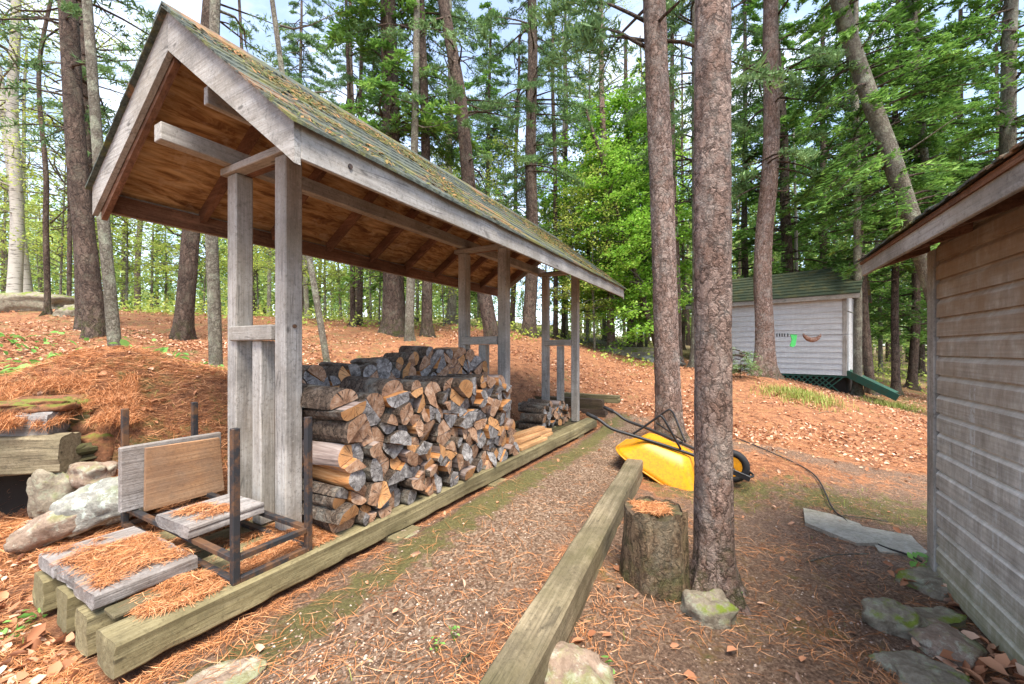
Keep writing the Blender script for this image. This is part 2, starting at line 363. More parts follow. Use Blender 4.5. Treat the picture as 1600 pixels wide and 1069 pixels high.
def m_ply():
    m = NM('stained_plywood'); o = m.obj(); v = m.map(o, (1.2,5,1.2))
    a = m.noise(v, 2.6, 7, .68, 1.2); b = m.noise(m.map(o, (5,40,5)), 1, 4, .6)
    c = m.ramp(a, [(.32,(.10,.045,.018)), (.42,(.26,.135,.055)), (.52,(.45,.28,.125)), (.7,(.62,.45,.26))])
    c = m.mix(m.ramp(b, [(.4,.45),(.6,0)]), c, (.10,.042,.018))
    c = m.mix(m.ramp(m.noise(o, 7, 5, .7), [(.56,0),(.7,.5)]), c, (.55,.42,.28))
    m.color(c); m.bump(b, .3, .003); return m.m
M['ply'] = m_ply()
def m_log_end():
    m = NM('log_end_grain'); o = m.obj(); s = m.sep(o); rd = m.rand()
    r = m.math('SQRT', m.math('ADD', m.math('MULTIPLY', s[0], s[0]), m.math('MULTIPLY', s[2], s[2])))
    rn = m.math('ADD', r, m.math('MULTIPLY', m.noise(o, 14, 2), .02))
    ring = m.math('SINE', m.math('MULTIPLY', rn, 1050.))
    an = m.math('ARCTAN2', s[2], s[0]); cv = m.n('ShaderNodeCombineXYZ'); m.l(m.math('MULTIPLY', an, 5.), cv.inputs[0]); m.l(m.math('MULTIPLY', r, 5.), cv.inputs[1]); m.l(m.math('MULTIPLY', rd, 30.), cv.inputs[2])
    ck = m.noise(cv.outputs[0], 2.2, 3, .6)
    off = m.n('ShaderNodeCombineXYZ'); m.l(m.math('MULTIPLY', rd, 50.), off.inputs[0]); v = m.map(o, loc=off.outputs[0])
    bl = m.noise(v, 17, 7, .78)
    grey = m.ramp(bl, [(.36,(.07,.062,.058)), (.5,(.23,.215,.205)), (.62,(.46,.44,.42))])
    tan_ = m.ramp(bl, [(.34,(.17,.085,.045)), (.5,(.38,.22,.13)), (.66,(.56,.42,.31))])
    fr = m.ramp(bl, [(.3,(.44,.19,.06)), (.7,(.62,.36,.17))])
    c = m.mix(m.ramp(rd, [(.42,0),(.44,1)], 'CONSTANT'), grey, tan_); c = m.mix(m.ramp(rd, [(.0,0),(.85,1)], 'CONSTANT'), c, fr)
    c = m.mix(m.ramp(ring, [(.2,.0),(.9,.22)]), c, (.05,.045,.045))
    c = m.mix(m.ramp(ck, [(.36,.95),(.42,0)]), c, (.025,.02,.02))
    m.color(c); m.bump(m.math('ADD', m.math('MULTIPLY', ring, .12), m.ramp(ck, [(.3,0),(.4,1)])), .6, .006); return m.m
def m_log_split():
    m = NM('split_log_face'); o = m.obj(); rd = m.rand(); off = m.n('ShaderNodeCombineXYZ'); m.l(m.math('MULTIPLY', rd, 50.), off.inputs[1]); v = m.map(o, loc=off.outputs[0])
    g = m.noise(m.map(v, (40,2.5,40)), 1, 5, .65, .5); b = m.noise(v, 6, 4, .6)
    org = m.ramp(g, [(.3,(.24,.09,.028)), (.5,(.47,.215,.075)), (.7,(.62,.35,.16))])
    gry = m.ramp(g, [(.3,(.10,.085,.08)), (.5,(.24,.20,.185)), (.7,(.38,.34,.32))])
    c = m.mix(m.ramp(m.math('ADD', m.math('MULTIPLY', b, .7), m.math('MULTIPLY', rd, .6)), [(.62,0),(.78,.9)]), org, gry)
    m.color(c); m.bump(g, .8, .008); return m.m
M['lend'], M['lsplit'] = m_log_end(), m_log_split()
M['lbark'] = mat_bark('firewood_bark', (.36,.27,.20), (.025,.017,.012), (.14,.095,.065), 1.5, lichen=(.42,.42,.36), lam=.55, base_moss=False)
M['pine'] = mat_bark('red_pine_bark', (.56,.43,.37), (.045,.023,.016), (.28,.16,.115), 1.0, lichen=(.44,.42,.38), lam=.35, zst=.45)
M['dark'] = mat_bark('dark_pine_bark', (.23,.165,.13), (.03,.02,.016), (.125,.082,.062), .7, lichen=(.22,.2,.15), lam=.4, zst=.25)
M['grey'] = mat_bark('grey_smooth_bark', (.36,.33,.27), (.09,.075,.055), (.23,.20,.155), 1.2, lichen=(.42,.45,.34), lam=.7, zst=.5)
M['stump'] = mat_bark('stump_bark', (.33,.23,.14), (.04,.025,.014), (.19,.12,.07), 1.1, lichen=(.32,.29,.21), lam=.4, zst=.12)
def m_birch():
    m = NM('birch_bark'); o = m.obj(); b = m.noise(m.map(o, (2,2,22)), 2.2, 4, .7); c = m.mix(m.ramp(b, [(.36,1),(.45,0)]), (.38,.36,.32), (.06,.05,.045)); m.color(c); m.bump(b, .3, .01); return m.m
M['birch'] = m_birch()
M['hem'] = mat_leaf('hemlock_needles', (.045,.11,.022), (.12,.25,.045), (.26,.43,.09), .38)
M['pinen'] = mat_leaf('pine_needles_green', (.06,.12,.05), (.12,.22,.075), (.21,.32,.12), .3)
M['mapl'] = mat_leaf('fresh_maple_leaves', (.11,.27,.02), (.24,.46,.05), (.42,.60,.13), .45)
M['spr'] = mat_leaf('spring_leaves', (.24,.34,.06), (.40,.50,.10), (.56,.58,.16), .45)
M['farl'] = mat_leaf('far_leaves', (.08,.16,.045), (.24,.36,.09), (.48,.56,.18), .45)
M['grass'] = mat_leaf('grass_blades', (.15,.20,.03), (.28,.34,.07), (.50,.45,.16), .3)
M['gcov'] = mat_leaf('ground_cover_leaves', (.10,.27,.05), (.20,.42,.09), (.30,.55,.15), .4)
M['needle'] = mat_leaf('fallen_pine_needles', (.12,.04,.015), (.50,.20,.07), (.70,.38,.20), .1, .7)
M['dead'] = mat_leaf('dead_leaves', (.22,.08,.035), (.50,.24,.13), (.70,.50,.37), .15, .8)
M['peb'] = mat_leaf('pebbles', (.13,.08,.055), (.30,.21,.155), (.60,.50,.41), .0, .8)
M['rock'] = mat_rock('mossy_rock', (.17,.14,.10), (.33,.29,.22), moss=(.13,.17,.015), mamt=.95, lich=(.27,.28,.20))
M['mossb'] = mat_rock('mossy_needle_bank', (.14,.06,.03), (.30,.13,.06), moss=(.12,.14,.02), mamt=.95, lich=(.06,.035,.02))
M['rockp'] = mat_rock('pale_lichen_rock', (.17,.17,.15), (.36,.35,.31), mamt=.35, lich=(.48,.56,.50))
M['rockb'] = mat_rock('brown_rock', (.20,.14,.10), (.34,.26,.20), mamt=.5, lich=(.36,.35,.28))
M['concrete'] = mat_rock('concrete_slab', (.29,.26,.205), (.38,.35,.285), mamt=.1, lich=(.36,.34,.28))
def m_simple(name, c, rough=.5, metal=0, rust=None, ra=.6, sc=12, bump=.1):
    m = NM(name); o = m.obj(); a = m.noise(o, sc, 7, .7); cc = c
    cc = m.mix(m.ramp(a, [(.35,.25),(.6,0)]), c, tuple(x*.4 for x in c))
    if rust: cc = m.mix(m.ramp(m.noise(o, sc*.6, 7, .75), [(.48,0),(.6,ra)]), cc, rust)
    m.color(cc); m.rough(rough); m.b.inputs['Metallic'].default_value = metal; m.bump(a, bump, .003); return m.m
M['steel'] = m_simple('black_rusting_steel', (.035,.036,.04), .55, .3, (.17,.085,.04), .8, 9)
M['yellow'] = m_simple('yellow_paint', (.66,.28,.01), .38, 0, (.25,.11,.03), .45, 55)
M['black'] = m_simple('black_paint', (.02,.02,.022), .4, 0)
M['rubber'] = m_simple('rubber', (.018,.018,.02), .7, 0)
M['hose'] = m_simple('dark_hose', (.035,.03,.028), .6)
M['green_cloth'] = m_simple('green_cloth', (.09,.55,.14), .8)
M['brown_cloth'] = m_simple('brown_cloth', (.22,.10,.06), .8, 0, (.5,.4,.33), .7, 30)
M['green_paint'] = m_simple('dark_green_paint', (.025,.085,.06), .8, 0, (.05,.06,.03), .6)
M['void'] = m_simple('hollow_shade', (.02,.016,.013), 1)  # near-black base colour that stands for the shade inside hollows
M['white_house'] = m_simple('white_siding', (.75,.76,.78), .8); M['bluegrey_roof'] = m_simple('blue_grey_roof', (.38,.44,.55), .8)
M['rusty_wall'] = m_simple('red_brown_wall', (.35,.18,.14), .8)
M['glass'] = m_simple('dark_window', (.05,.06,.07), .2)
def m_shingle():
    m = NM('mossy_shingles'); o = m.obj(); a = m.noise(o, 3.2, 8, .72); b = m.noise(o, 42, 4, .7)
    c = m.mix(m.ramp(b, [(.35,0),(.65,1)]), (.03,.04,.034), (.105,.12,.10))
    c = m.mix(m.ramp(a, [(.49,0),(.58,.85)]), c, m.mix(b, (.07,.085,.02), (.19,.17,.045)))
    c = m.mix(m.ramp(m.noise(o, 2.4, 8, .75), [(.55,0),(.64,.8)]), c, m.mix(b, (.17,.075,.03), (.38,.19,.09)))
    m.color(c); m.bump(m.math('ADD', a, b), .7, .012); return m.m
M['shingle'] = m_shingle()
M['darksh'] = m_simple('dark_green_shingles', (.035,.05,.03), .95, 0, (.09,.085,.035), .6, 6, .6)
def m_siding(name, dark, lite, green=True, z0=0., brown=True):
    m = NM(name); o = m.obj(); s = m.sep(o)
    g = m.noise(m.map(o, (2,2,60)), 1, 5, .65); fl = m.noise(m.map(o, (9,9,3)), 1.6, 7, .75); sp = m.noise(o, 34, 5, .75)
    c = m.ramp(fl, [(.32,dark), (.55,tuple((a+b)/2 for a, b in zip(dark, lite))), (.72,lite)])
    c = m.mix(m.ramp(g, [(.35,.4),(.6,0)]), c, tuple(x*.4 for x in dark))
    # chalky drips down the boards, a stain pattern of its own
    dr = m.noise(m.map(o, (16,16,1.2)), 1, 3, .6)
    c = m.mix(m.math('MULTIPLY', m.ramp(dr, [(.62,0),(.69,1)]), m.ramp(sp, [(.42,0),(.56,.75)])), c, (.52,.55,.55))
    c = m.mix(m.ramp(sp, [(.60,0),(.70,.5)]), c, (.45,.45,.44))
    if brown: c = m.mix(m.math('MULTIPLY', m.ramp(m.math('MULTIPLY', s[2], .5), [(.42,0),(.80,.8)]), m.ramp(m.noise(o, 4, 5, .7), [(.35,.45),(.6,1)])), c, (.24,.15,.085))  # brown staining towards the eave, with the shade there painted in
    if green: c = m.mix(m.math('MULTIPLY', m.ramp(m.math('ADD', s[2], m.math('MULTIPLY', fl, .3)), [(.10,.85),(.52,0)]), m.ramp(g, [(.2,1),(.8,.5)])), c, (.22,.23,.08))
    m.color(c); m.bump(m.math('ADD', g, sp), .45, .004); return m.m
M['siding'] = m_siding('weathered_clapboard', (.27,.25,.215), (.63,.605,.55)); M['sidlite'] = m_siding('bleached_lit_clapboard_edge', (.46,.43,.38), (.78,.76,.70))  # edge: bleached wood, plus the light caught by the cove painted in
M['cabin'] = m_siding('pale_grey_siding', (.54,.545,.55), (.68,.69,.69), False, 0, False)
def m_ground():
    m = NM('forest_floor'); o = m.obj(); z = m.attr('zone')[0]
    sp = m.n('ShaderNodeSeparateColor'); m.l(z, sp.inputs[0]); R_, G_, B_ = sp.outputs[0], sp.outputs[1], sp.outputs[2]
    f = m.noise(o, 55, 8, .8); f2 = m.noise(o, 9, 6, .7); f3 = m.noise(o, 2.2, 5, .65)
    st = m.noise(m.map(o, (160,40,60), (0,0,.6)), 1, 3, .6, 1.5); st2 = m.noise(m.map(o, (40,170,60), (0,0,.3)), 1, 3, .6, 1.5)
    dirt = m.ramp(f, [(.36,(.055,.032,.02)), (.5,(.20,.12,.078)), (.64,(.44,.30,.205))])
    grav = m.ramp(m.vor(o, 75, 'F1', 1, 'Color'), [(.15,(.11,.065,.04)), (.5,(.26,.165,.105)), (.85,(.48,.35,.25))])
    grav = m.mix(m.ramp(f, [(.35,.7),(.55,0)]), grav, (.15,.09,.055))
    ndl = m.ramp(m.math('ADD', m.math('MULTIPLY', st, .5), m.math('MULTIPLY', st2, .5)), [(.36,(.14,.05,.022)), (.5,(.41,.17,.075)), (.62,(.64,.35,.19))])
    ndl = m.mix(m.ramp(f2, [(.38,.8),(.56,0)]), ndl, (.13,.055,.03)); ndl = m.mix(m.ramp(f, [(.36,.8),(.46,0)]), ndl, (.07,.03,.02))
    moss = m.ramp(f, [(.3,(.06,.055,.018)), (.55,(.17,.15,.055)), (.75,(.34,.30,.13))])
    br = m.math('MULTIPLY_ADD', f2, 1.5, -.75); br = m.math('ADD', br, m.math('MULTIPLY_ADD', f3, .9, -.45))
    def th(ch, lo=.38, hi=.62): return m.ramp(m.math('ADD', ch, br), [(lo,0),(hi,1)])
    c = m.mix(th(B_), dirt, grav); c = m.mix(th(R_), c, ndl); c = m.mix(th(G_, .42, .66), c, moss)
    m.color(c); m.rough(.95); m.bump(m.math('ADD', f, f2), 1., .035); return m.m
M['ground'] = m_ground()

# ------------------------------------------------------------------ ground sheet
CUX, CUY, CUA = -.04, 1.37, math.atan(294/F)
def curb_s(x, y): return (x-CUX)*math.cos(CUA)-(y-CUY)*math.sin(CUA)
def zones(x, y):
    u, v = UV(x, y); s = curb_s(x, y)
    path = (1-ss(-.05, .1, s))*(1-ss(-.05, .05, v))*(1-ss(6.3, 7.2, y))
    R_ = np.full(np.shape(x), .95)
    right = ss(0, .1, s)*(1-ss(3.2, 4.2, y-.15*x))
    d = -v                      # distance in front of the beam
    gap = np.maximum(-s, 0)     # distance from the kerb timber
    R_ = R_*(1-path)+path*(.12+.55*np.exp(-(gap/.18)**2)+.4*np.exp(-(d/.10)**2))
    R_ = R_*(1-right)+right*.27
    G_ = path*(.66*np.exp(-((d-.26)/.19)**2)+.08)
    # yellowish grass band that runs from the front pine to the paving slab
    yb = 4.1-.22*(x-1.2)
    G_ = np.maximum(G_, .62*np.exp(-((y-yb)/.5)**2)*ss(1.0, 1.5, x))
    lm = (1-ss(-1.8, -1.2, x))*ss(2.6, 3.0, y); G_ = np.maximum(G_, lm*.42)
    trk = np.exp(-((y-(4.9-.12*(x-1.2)))/.28)**2)*ss(1.0, 1.6, x)
    R_ = R_*(1-.75*trk)
    G_ = np.maximum(G_, .30*right); G_ = np.maximum(G_, .30*(1-path)*(1-right))
    G_ = np.maximum(G_, .95*ss(11, 15, y)*(1-ss(4, 9, x)*.4)); G_ = np.maximum(G_, .55*ss(5, 9, x)*ss(6, 9, y))
    R_ = R_*(1-.7*ss(12, 17, y))
    B_ = path*(.25+.7*np.exp(-((d-.62)/.25)**2)*1.2)+right*.42
    return np.clip(R_, 0, 1), np.clip(G_, 0, 1), np.clip(B_, 0, 1)
def axisgrid(lo, hi, c0, c1, fine):
    a = list(np.arange(c0, c1, fine)); st = fine
    b = []; p = c1
    while p < hi: b.append(p); st *= 1.13; p += st
    b.append(hi); st = fine; e = []; p = c0-fine
    while p > lo: e.append(p); st *= 1.13; p -= st
    e.append(lo); return np.array(e[::-1]+a+b)
gx = axisgrid(-600, 600, -4.5, 5, .035); gy = axisgrid(-80, 900, .6, 7.5, .035)
GX, GY = np.meshgrid(gx, gy); GZ = H(GX, GY); nxg, nyg = len(gx), len(gy)
i = np.arange(nyg-1)[:,None]*nxg+np.arange(nxg-1)[None,:]
Fg = np.stack([i, i+1, i+1+nxg, i+nxg], -1).reshape(-1, 4)
zr, zg, zb = zones(GX, GY)
g = npmesh('ground', np.stack([GX, GY, GZ], -1).reshape(-1, 3), Fg, M['ground'], attr={'zone': np.stack([zr, zg, zb, np.ones_like(zr)], -1).reshape(-1, 4)}, smooth=True)
tag(g, 'forest floor of orange needles, gravel path and dirt', kind='structure')

# ================================================================== WOODSHED
ws = empty('woodshed', (OX, OY, 0), math.pi/2-AN, 'open gable roofed firewood shelter on paired grey posts', 'woodshed')
U0, U1 = .40, 5.47; VR, VM, VL = -.437, .65, 1.738
ZR, ZM, ZL = 2.104, 2.976, 2.262              # top of rake boards at right eave, ridge, left eave
# joists
for k, (v0, v1, z0, z1, ua, ub) in enumerate([(0,.18,0,.13,0,5.56),(.307,.444,-.04,.128,.006,5.50),(.569,.72,-.04,.129,.012,5.5),(.842,1.0,-.03,.128,0,5.5)]):
    b = MB()
    n = 14
    b.rough(ua, v0, z0, ub, v1, z1, seed=k*11+3)
    o = b.build('floor_beam', M['treated_x'], ws)
b = MB().box(.05, .19, .129, .62, .29, .147, c=.004); b.build('floor_board', M['mossy_x'], ws)
b = MB().box(3.0, .2, .10, 5.4, .30, .122, c=.004); b.build('floor_board', M['rotten_x'], ws)
for (u, v) in ((1.42, -.035), (2.6, -.02), (.25,.5), (4.9,.05), (.22,.9)):
    MB().box(u-.11, v-.04, -.05, u+.11, v+.13, -.003, c=.004).build('support_block', M['treated_x'], ws)
# post frames
for (u, va, vb, pw) in ((.872,.36,.885,.107), (3.36,.36,.905,.107), (5.2,.215,.70,.1)):
    h = pw/2
    for v in (va, vb):
        MB().box(u-h, v-h, .131, u+h, v+h, 2.325, c=.007).build('post', M['grey_z'], ws)
    vm = (va+vb)/2
    MB().box(u-.045, vm-.005-h*.9, .131, u+.045, vm-.005+h*.9, 1.252, c=.006).build('short_post', M['grey_z'], ws)
    MB().box(u-h-.022, va+h*.2 if 0 else va+h+.002, 1.255, u+.02, vb-h+.045, 1.345, c=.006).build('cross_rail', M['grey_y'], ws)
    # tie plate and curved gusset over the posts
    MB().box(u-h-.02, va-.22, 2.327, u+.005, vb+.10, 2.372, c=.004).build('tie_board', M['grey_y'], ws)
    MB().box(u+.01, va-.18, 2.327, u+h, vb+.06, 2.40, c=.004).build('tie_board', M['rafter_y'], ws)
# roof geometry helpers : line of the underside at given v
def ztop(v): return (ZR+(ZM-ZR)*(v-VR)/(VM-VR)) if v <= VM else (ZL+(ZM-ZL)*(VL-v)/(VL-VM))
SH = .035; 
# sheathing underside at ztop - .02 ; rafters below
def slopeslab(ua, ub, va, vb, d0, d1, name, mat, par=ws):
    b = MB(); pts = [(ua, va, ztop(va)-d0), (ua, vb, ztop(vb)-d0), (ua, vb, ztop(vb)-d1), (ua, va, ztop(va)-d1)]
    b.prism(pts, (ub-ua, 0, 0)); return b.build(name, mat, par)
slopeslab(U0+.03, U1-.03, VR+.02, VM, .004, .022, 'roof_sheathing', M['ply'])
slopeslab(U0+.03, U1-.03, VM+.001, VL-.02, .004, .022, 'roof_sheathing', M['ply'])
nr = 10
for k in range(nr):
    u = U0+.05+(U1-U0-.1)*k/(nr-1)
    for (va, vb) in ((VR+.04, VM-.012), (VM+.012, VL-.04)):
        slopeslab(u-.019, u+.019, va, vb, .024, .125, 'rafter', M['rafter_y'])
MB().box(U0+.04, VM-.011, ZM-.19, U1-.04, VM+.011, ZM-.03, c=.002).build('ridge_board', M['rafter_x'], ws)
MB().box(U0+.045, VL-.058, ZL-.15, U1-.045, VL-.041, ZL-.03, c=.002).build('sub_fascia', M['rafter_x'], ws)
MB().box(U0+.045, VR+.023, ZR-.13, U1-.045, VR+.038, ZR-.03, c=.002).build('sub_fascia', M['rafter_x'], ws)
# longitudinal plates
MB().bar((.44,.895,2.425), (5.45,.86,2.425), .085, .10, c=.004).build('roof_plate', M['grey_x'], ws)
MB().bar((1.0,.865,2.37), (5.3,.83,2.37), .07, .0, c=.0).build('roof_plate', M['rafter_x'], ws) if 0 else None
MB().box(.99, .30, 2.402, 5.4, .36, 2.475, c=.003).build('roof_plate', M['rafter_x'], ws)
MB().box(.47, .40, ztop(.2)-.16, .70, .44, ztop(.2)-.07, c=.003).build('blocking', M['grey_x'], ws)
# rake boards (front and far gable)
for (ua, ub) in ((U0-.002, U0+.026), (U1-.026, U1+.002)):
    for side in (0, 1):
        va, vb = (VR, VM) if side == 0 else (VL, VM)
        za, zb = (ZR, ZM) if side == 0 else (ZL, ZM)
        b = MB(); tw = .165 if side == 0 else .18
        dz = (zb-za)/(vb-va)
        c2 = .055*(1 if vb > va else -1)
        pts = [(ua, va, za), (ua, vb-(.001 if side == 0 else -.001), zb), (ua, vb-(.001 if side == 0 else -.001), zb-.21), (ua, va+c2, za-tw+dz*c2*.9), (ua, va, za-tw-.004)]
        if (side == 0): pts = pts[::-1]
        b.prism(pts, (ub-ua, 0, 0)); b.build('rake_board', M['grey_y'], ws)
b = MB().prism([(U0+.03,VL-.01-.03,ZL-.05),(U0+.03,VM+.012,ZM-.05),(U0+.03,VM+.012,ZM-.245),(U0+.03,VL-.04,ZL-.21)], (.03,0,0)); b.build('barge_backing', M['rafter_y'], ws)
# eave fascia
MB().box(U0+.028, VR-.001, ZR-.143, U1-.028, VR+.02, ZR-.004, c=.003).build('fascia', M['grey_x'], ws)
MB().box(U0+.028, VL-.02, ZL-.15, U1-.028, VL+.001, ZL-.004, c=.003).build('fascia', M['grey_x'], ws)
# shingle courses
def shingles(va, vb, name, par=ws, ncr=10):
    b = MB(); L = 1
    for k in range(ncr):
        t0, t1 = k/ncr, (k+1)/ncr
        u = U0-.03
        while u < U1+.03:
            wd = random.uniform(.13, .21); ub = min(u+wd, U1+.03); j = random.uniform(-.008, .008)
            e0 = (t0*(vb-va)+va)+(-.03 if k == 0 else 0)*(1 if vb > va else -1)+j*.6; e1 = (t1*(vb-va)+va)+.03*(vb-va)
            z0 = ztop(np.clip(e0, VR, VL)) if k else (ztop(va)-abs(e0-va)*abs((ZM-ztop(va))/(vb-va)))
            z1 = ztop(min(max(e1, VR), VL)) if abs(e1) < 9 else 0
            if (vb > va and e1 > vb) or (vb < va and e1 < vb): e1 = vb; z1 = ZM
            lift = random.uniform(.014, .022)
            pts = [(u, e0, z0+lift), (u, e1, z1+.006), (u, e1, z1+.0005), (u, e0, z0+.001)]
            b.prism(pts if vb > va else pts[::-1], (ub-u-.003, 0, 0)); u = ub
    return b.build(name, M['shingle'], par)
s1 = shingles(VR, VM, 'shingle_roof'); s2 = shingles(VL, VM, 'shingle_roof')
MB().prism([(U0-.03,VM-.11,ztop(VM-.11)+.022),(U0-.03,VM,ZM+.032),(U0-.03,VM+.11,ztop(VM+.11)+.024),(U0-.03,VM+.11,ztop(VM+.11)+.012),(U0-.03,VM,ZM+.018),(U0-.03,VM-.11,ztop(VM-.11)+.01)][::-1], (U1-U0+.06,0,0)).build('ridge_cap', M['shingle'], ws)
# moss and needles lying on the roof (stuff child)
n = 9000; uu = rng.uniform(U0-.02, U1+.02, n*4); vv = rng.uniform(VR-.02, VM+.05, n*4)
den = fbm(uu*2.6, vv*3.4, 0, 31, 5)+.45*ss(VR, VM, vv)+.35*ss(1, 5, uu)-.25; kp = den > rng.uniform(-.1, .9, n*4); uu, vv = uu[kp][:n], vv[kp][:n]; n = len(uu)
zz = np.interp(vv, [VR, VM, VL], [ZR, ZM, ZL])+.018+rng.uniform(0, .010, n)
th = rng.uniform(0, 6.28, n); L_ = rng.uniform(.008, .035, n)
A = np.stack([np.cos(th)*L_, np.sin(th)*L_, np.sin(th)*L_*.8+rng.uniform(-.25,.35,n)*L_], -1); B = np.stack([-np.sin(th), np.cos(th), np.cos(th)*.8], -1)*rng.uniform(.0015, .008, n)[:,None]
V, Fq, T = quads(np.stack([uu, vv, zz], -1), A, B, rng.uniform(0, 1, n))
mr = mat_leaf('roof_moss_and_needles', (.045,.065,.012), (.13,.13,.03), (.36,.16,.06), .1)
o = npmesh('roof_litter', V, Fq, mr, ws, {'tint': T}); o['kind'] = 'stuff'
# knob on post, bolt
for (u,v,z) in ((.872,.36-.054,1.335),(.86,.36-.054,1.34)):
    MB().tube([(u,v,z),(u,v-.008,z)], .012, 10).build('bolt', M['steel'], ws)
    break
MB().tube([(.66,VR-.002,2.02),(.66,VR-.007,2.02)], .012, 10).build('bolt', M['steel'], ws)

# ================================================================== FIREWOOD
def clip(poly, a, b, c):   # keep a*x+b*y<=c
    o = []
    for i in range(len(poly)):
        p, q = poly[i], poly[(i+1) % len(poly)]; dp, dq = a*p[0]+b*p[1]-c, a*q[0]+b*q[1]-c
        if dp <= 0: o.append(p)
        if dp*dq < 0: t = dp/(dp-dq); o.append((p[0]+(q[0]-p[0])*t, p[1]+(q[1]-p[1])*t))
    return o
def pack(u0, u1f, base, top, rmin, rmax, rnd):
    D = []
    fails = 0
    while fails < 60:
        r = rnd.uniform(rmin, rmax)**1.0; best = None
        for _ in range(46):
            hi = u1f(base); u = rnd.uniform(u0+r, max(hi-r, u0+r+.01)); z = base+r
            for (x, y, q) in D:
                dx = abs(x-u)
                if dx < q+r: z = max(z, y+math.sqrt((q+r)**2-dx*dx))
            if u+r > u1f(z) or z+r*.6 > top(u): continue
            if best is None or z < best[1]: best = (u, z)
        if best is None: fails += 1; continue
        D.append((best[0], best[1], r))
    return D
ORD = ['first','second','third','fourth','fifth','sixth','seventh','eighth','ninth','tenth','eleventh','twelfth','thirteenth','fourteenth','fifteenth','sixteenth','seventeenth','eighteenth','nineteenth','twentieth',
 'twenty-first','twenty-second','twenty-third','twenty-fourth','twenty-fifth','twenty-sixth','twenty-seventh','twenty-eighth','twenty-ninth','thirtieth']
def ordn(i): return ORD[i] if i < len(ORD) else ORD[(i) % 30]
LOGS = []
def make_stack(D, base, vc, lmin, lmax, rowname, seed, vj=.05, hide=0):
    rnd = random.Random(seed); pieces = []
    for i, (x, y, r) in enumerate(D):
        R2 = r*1.24; poly = [(x+R2*math.cos(2*math.pi*k/20), y+R2*math.sin(2*math.pi*k/20)) for k in range(20)]
        for j, (a, b, q) in enumerate(D):
            if i == j: continue
            dx, dy = a-x, b-y; d2 = dx*dx+dy*dy
            if d2 > (R2+q*1.3)**2: continue
            c = (a*a+b*b-x*x-y*y+r*r-q*q)/2; poly = clip(poly, dx, dy, c)
        poly = clip(poly, 0, -1, -base)
        if len(poly) < 3: continue
        ps = [(poly, None)]
        if r > .047:
            m = rnd.choice([2,3,3,3,2,2]) if r > .066 else rnd.choice([1,2,2,2,3])
            if m == 4: m = 3
            if m > 1:
                ps = []; a0 = rnd.uniform(0, math.pi)
                if m == 2:
                    nx, ny = math.cos(a0), math.sin(a0); c = nx*x+ny*y
                    ps = [(clip(poly, nx, ny, c), 1), (clip(poly, -nx, -ny, -c), 1)]
                else:
                    cuts = [a0, a0+rnd.uniform(1.5,2.4), a0+rnd.uniform(3.4,4.6), a0+6.2832]
                    for t in range(3):
                        a1, a2 = cuts[t], cuts[t+1]
                        n1 = (math.sin(a1), -math.cos(a1)); n2 = (-math.sin(a2), math.cos(a2))
                        q = clip(poly, n1[0], n1[1], n1[0]*x+n1[1]*y); q = clip(q, n2[0], n2[1], n2[0]*x+n2[1]*y); ps.append((q, 1))
        for q, sp in ps:
            if len(q) >= 3: pieces.append((q, (x, y), r, sp))
    out = []; HV, HF, HM = [], [], []
    for (q, c, r, sp) in pieces:
        cx, cy = sum(p[0] for p in q)/len(q), sum(p[1] for p in q)/len(q)
        area = abs(sum(q[k][0]*q[(k+1) % len(q)][1]-q[(k+1) % len(q)][0]*q[k][1] for k in range(len(q))))/2
        if area < .0016: continue
        # resample the outline with cut corners
        pts = []; per = []
        ne = len(q)
        for k in range(ne):
            p0, p1 = q[k], q[(k+1) % ne]; L = math.hypot(p1[0]-p0[0], p1[1]-p0[1]); m = max(1, int(L/.016))
            for t in range(m): pts.append((p0[0]+(p1[0]-p0[0])*t/m, p0[1]+(p1[1]-p0[1])*t/m))
        for _ in range(2 if not sp else 0):
            pts = [((pts[k-1][0]+2*pts[k][0]+pts[(k+1) % len(pts)][0])/4, (pts[k-1][1]+2*pts[k][1]+pts[(k+1) % len(pts)][1])/4) for k in range(len(pts))]
        pts = [(cx+(p[0]-cx)*.955+rnd.uniform(-.0015,.0015), cy+(p[1]-cy)*.955+rnd.uniform(-.0015,.0015)) for p in pts]
        n = len(pts); Lg = rnd.uniform(lmin, lmax); vf = vc+rnd.uniform(-vj, vj)
        tw = rnd.uniform(-.03, .03); tz = rnd.uniform(-.02, .02); ta, tb_ = rnd.uniform(-.22,.22), rnd.uniform(-.3,.3); V = []; rings = 8
        sd = rnd.randint(0, 999); bark = rnd.random()
        for s in range(rings):
            t = s/(rings-1); y = vf+Lg*t; k2 = 1-.02*(s in (0, rings-1))
            nz_ = fbm(np.array([p[0]*18 for p in pts]), np.array([y*7]*n), np.array([p[1]*18 for p in pts]), sd, 2)
            for k, p in enumerate(pts):
                f = k2*(1+.075*float(nz_[k])-.0*t); V.append((cx-c[0]+(p[0]-cx)*f+tw*t, y-vf+((p[0]-cx)*ta+(p[1]-cy)*tb_)*(1-t), cy-c[1]+(p[1]-cy)*f+tz*t))
        nl = len(V); V.append((cx-c[0], -.0015, cy-c[1])); V.append((cx-c[0]+tw, Lg+.001, cy-c[1]+tz))
        Fs = []; mi = []; smf = []
        for s in range(rings-1):
            for k in range(n):
                k2 = (k+1) % n; Fs.append((s*n+k, s*n+k2, (s+1)*n+k2, (s+1)*n+k))
                rr = math.hypot((pts[k][0]+pts[k2][0])/2-c[0], (pts[k][1]+pts[k2][1])/2-c[1])
                isb = (rr > r*.74) if (bark < .85) else False
                if not sp: isb = bark < .93
                mi.append(1 if isb else 2); smf.append(True)
        T = []
        for k in range(n): k2 = (k+1) % n; T.append((nl, k2, k)); T.append((nl+1, (rings-1)*n+k, (rings-1)*n+k2))
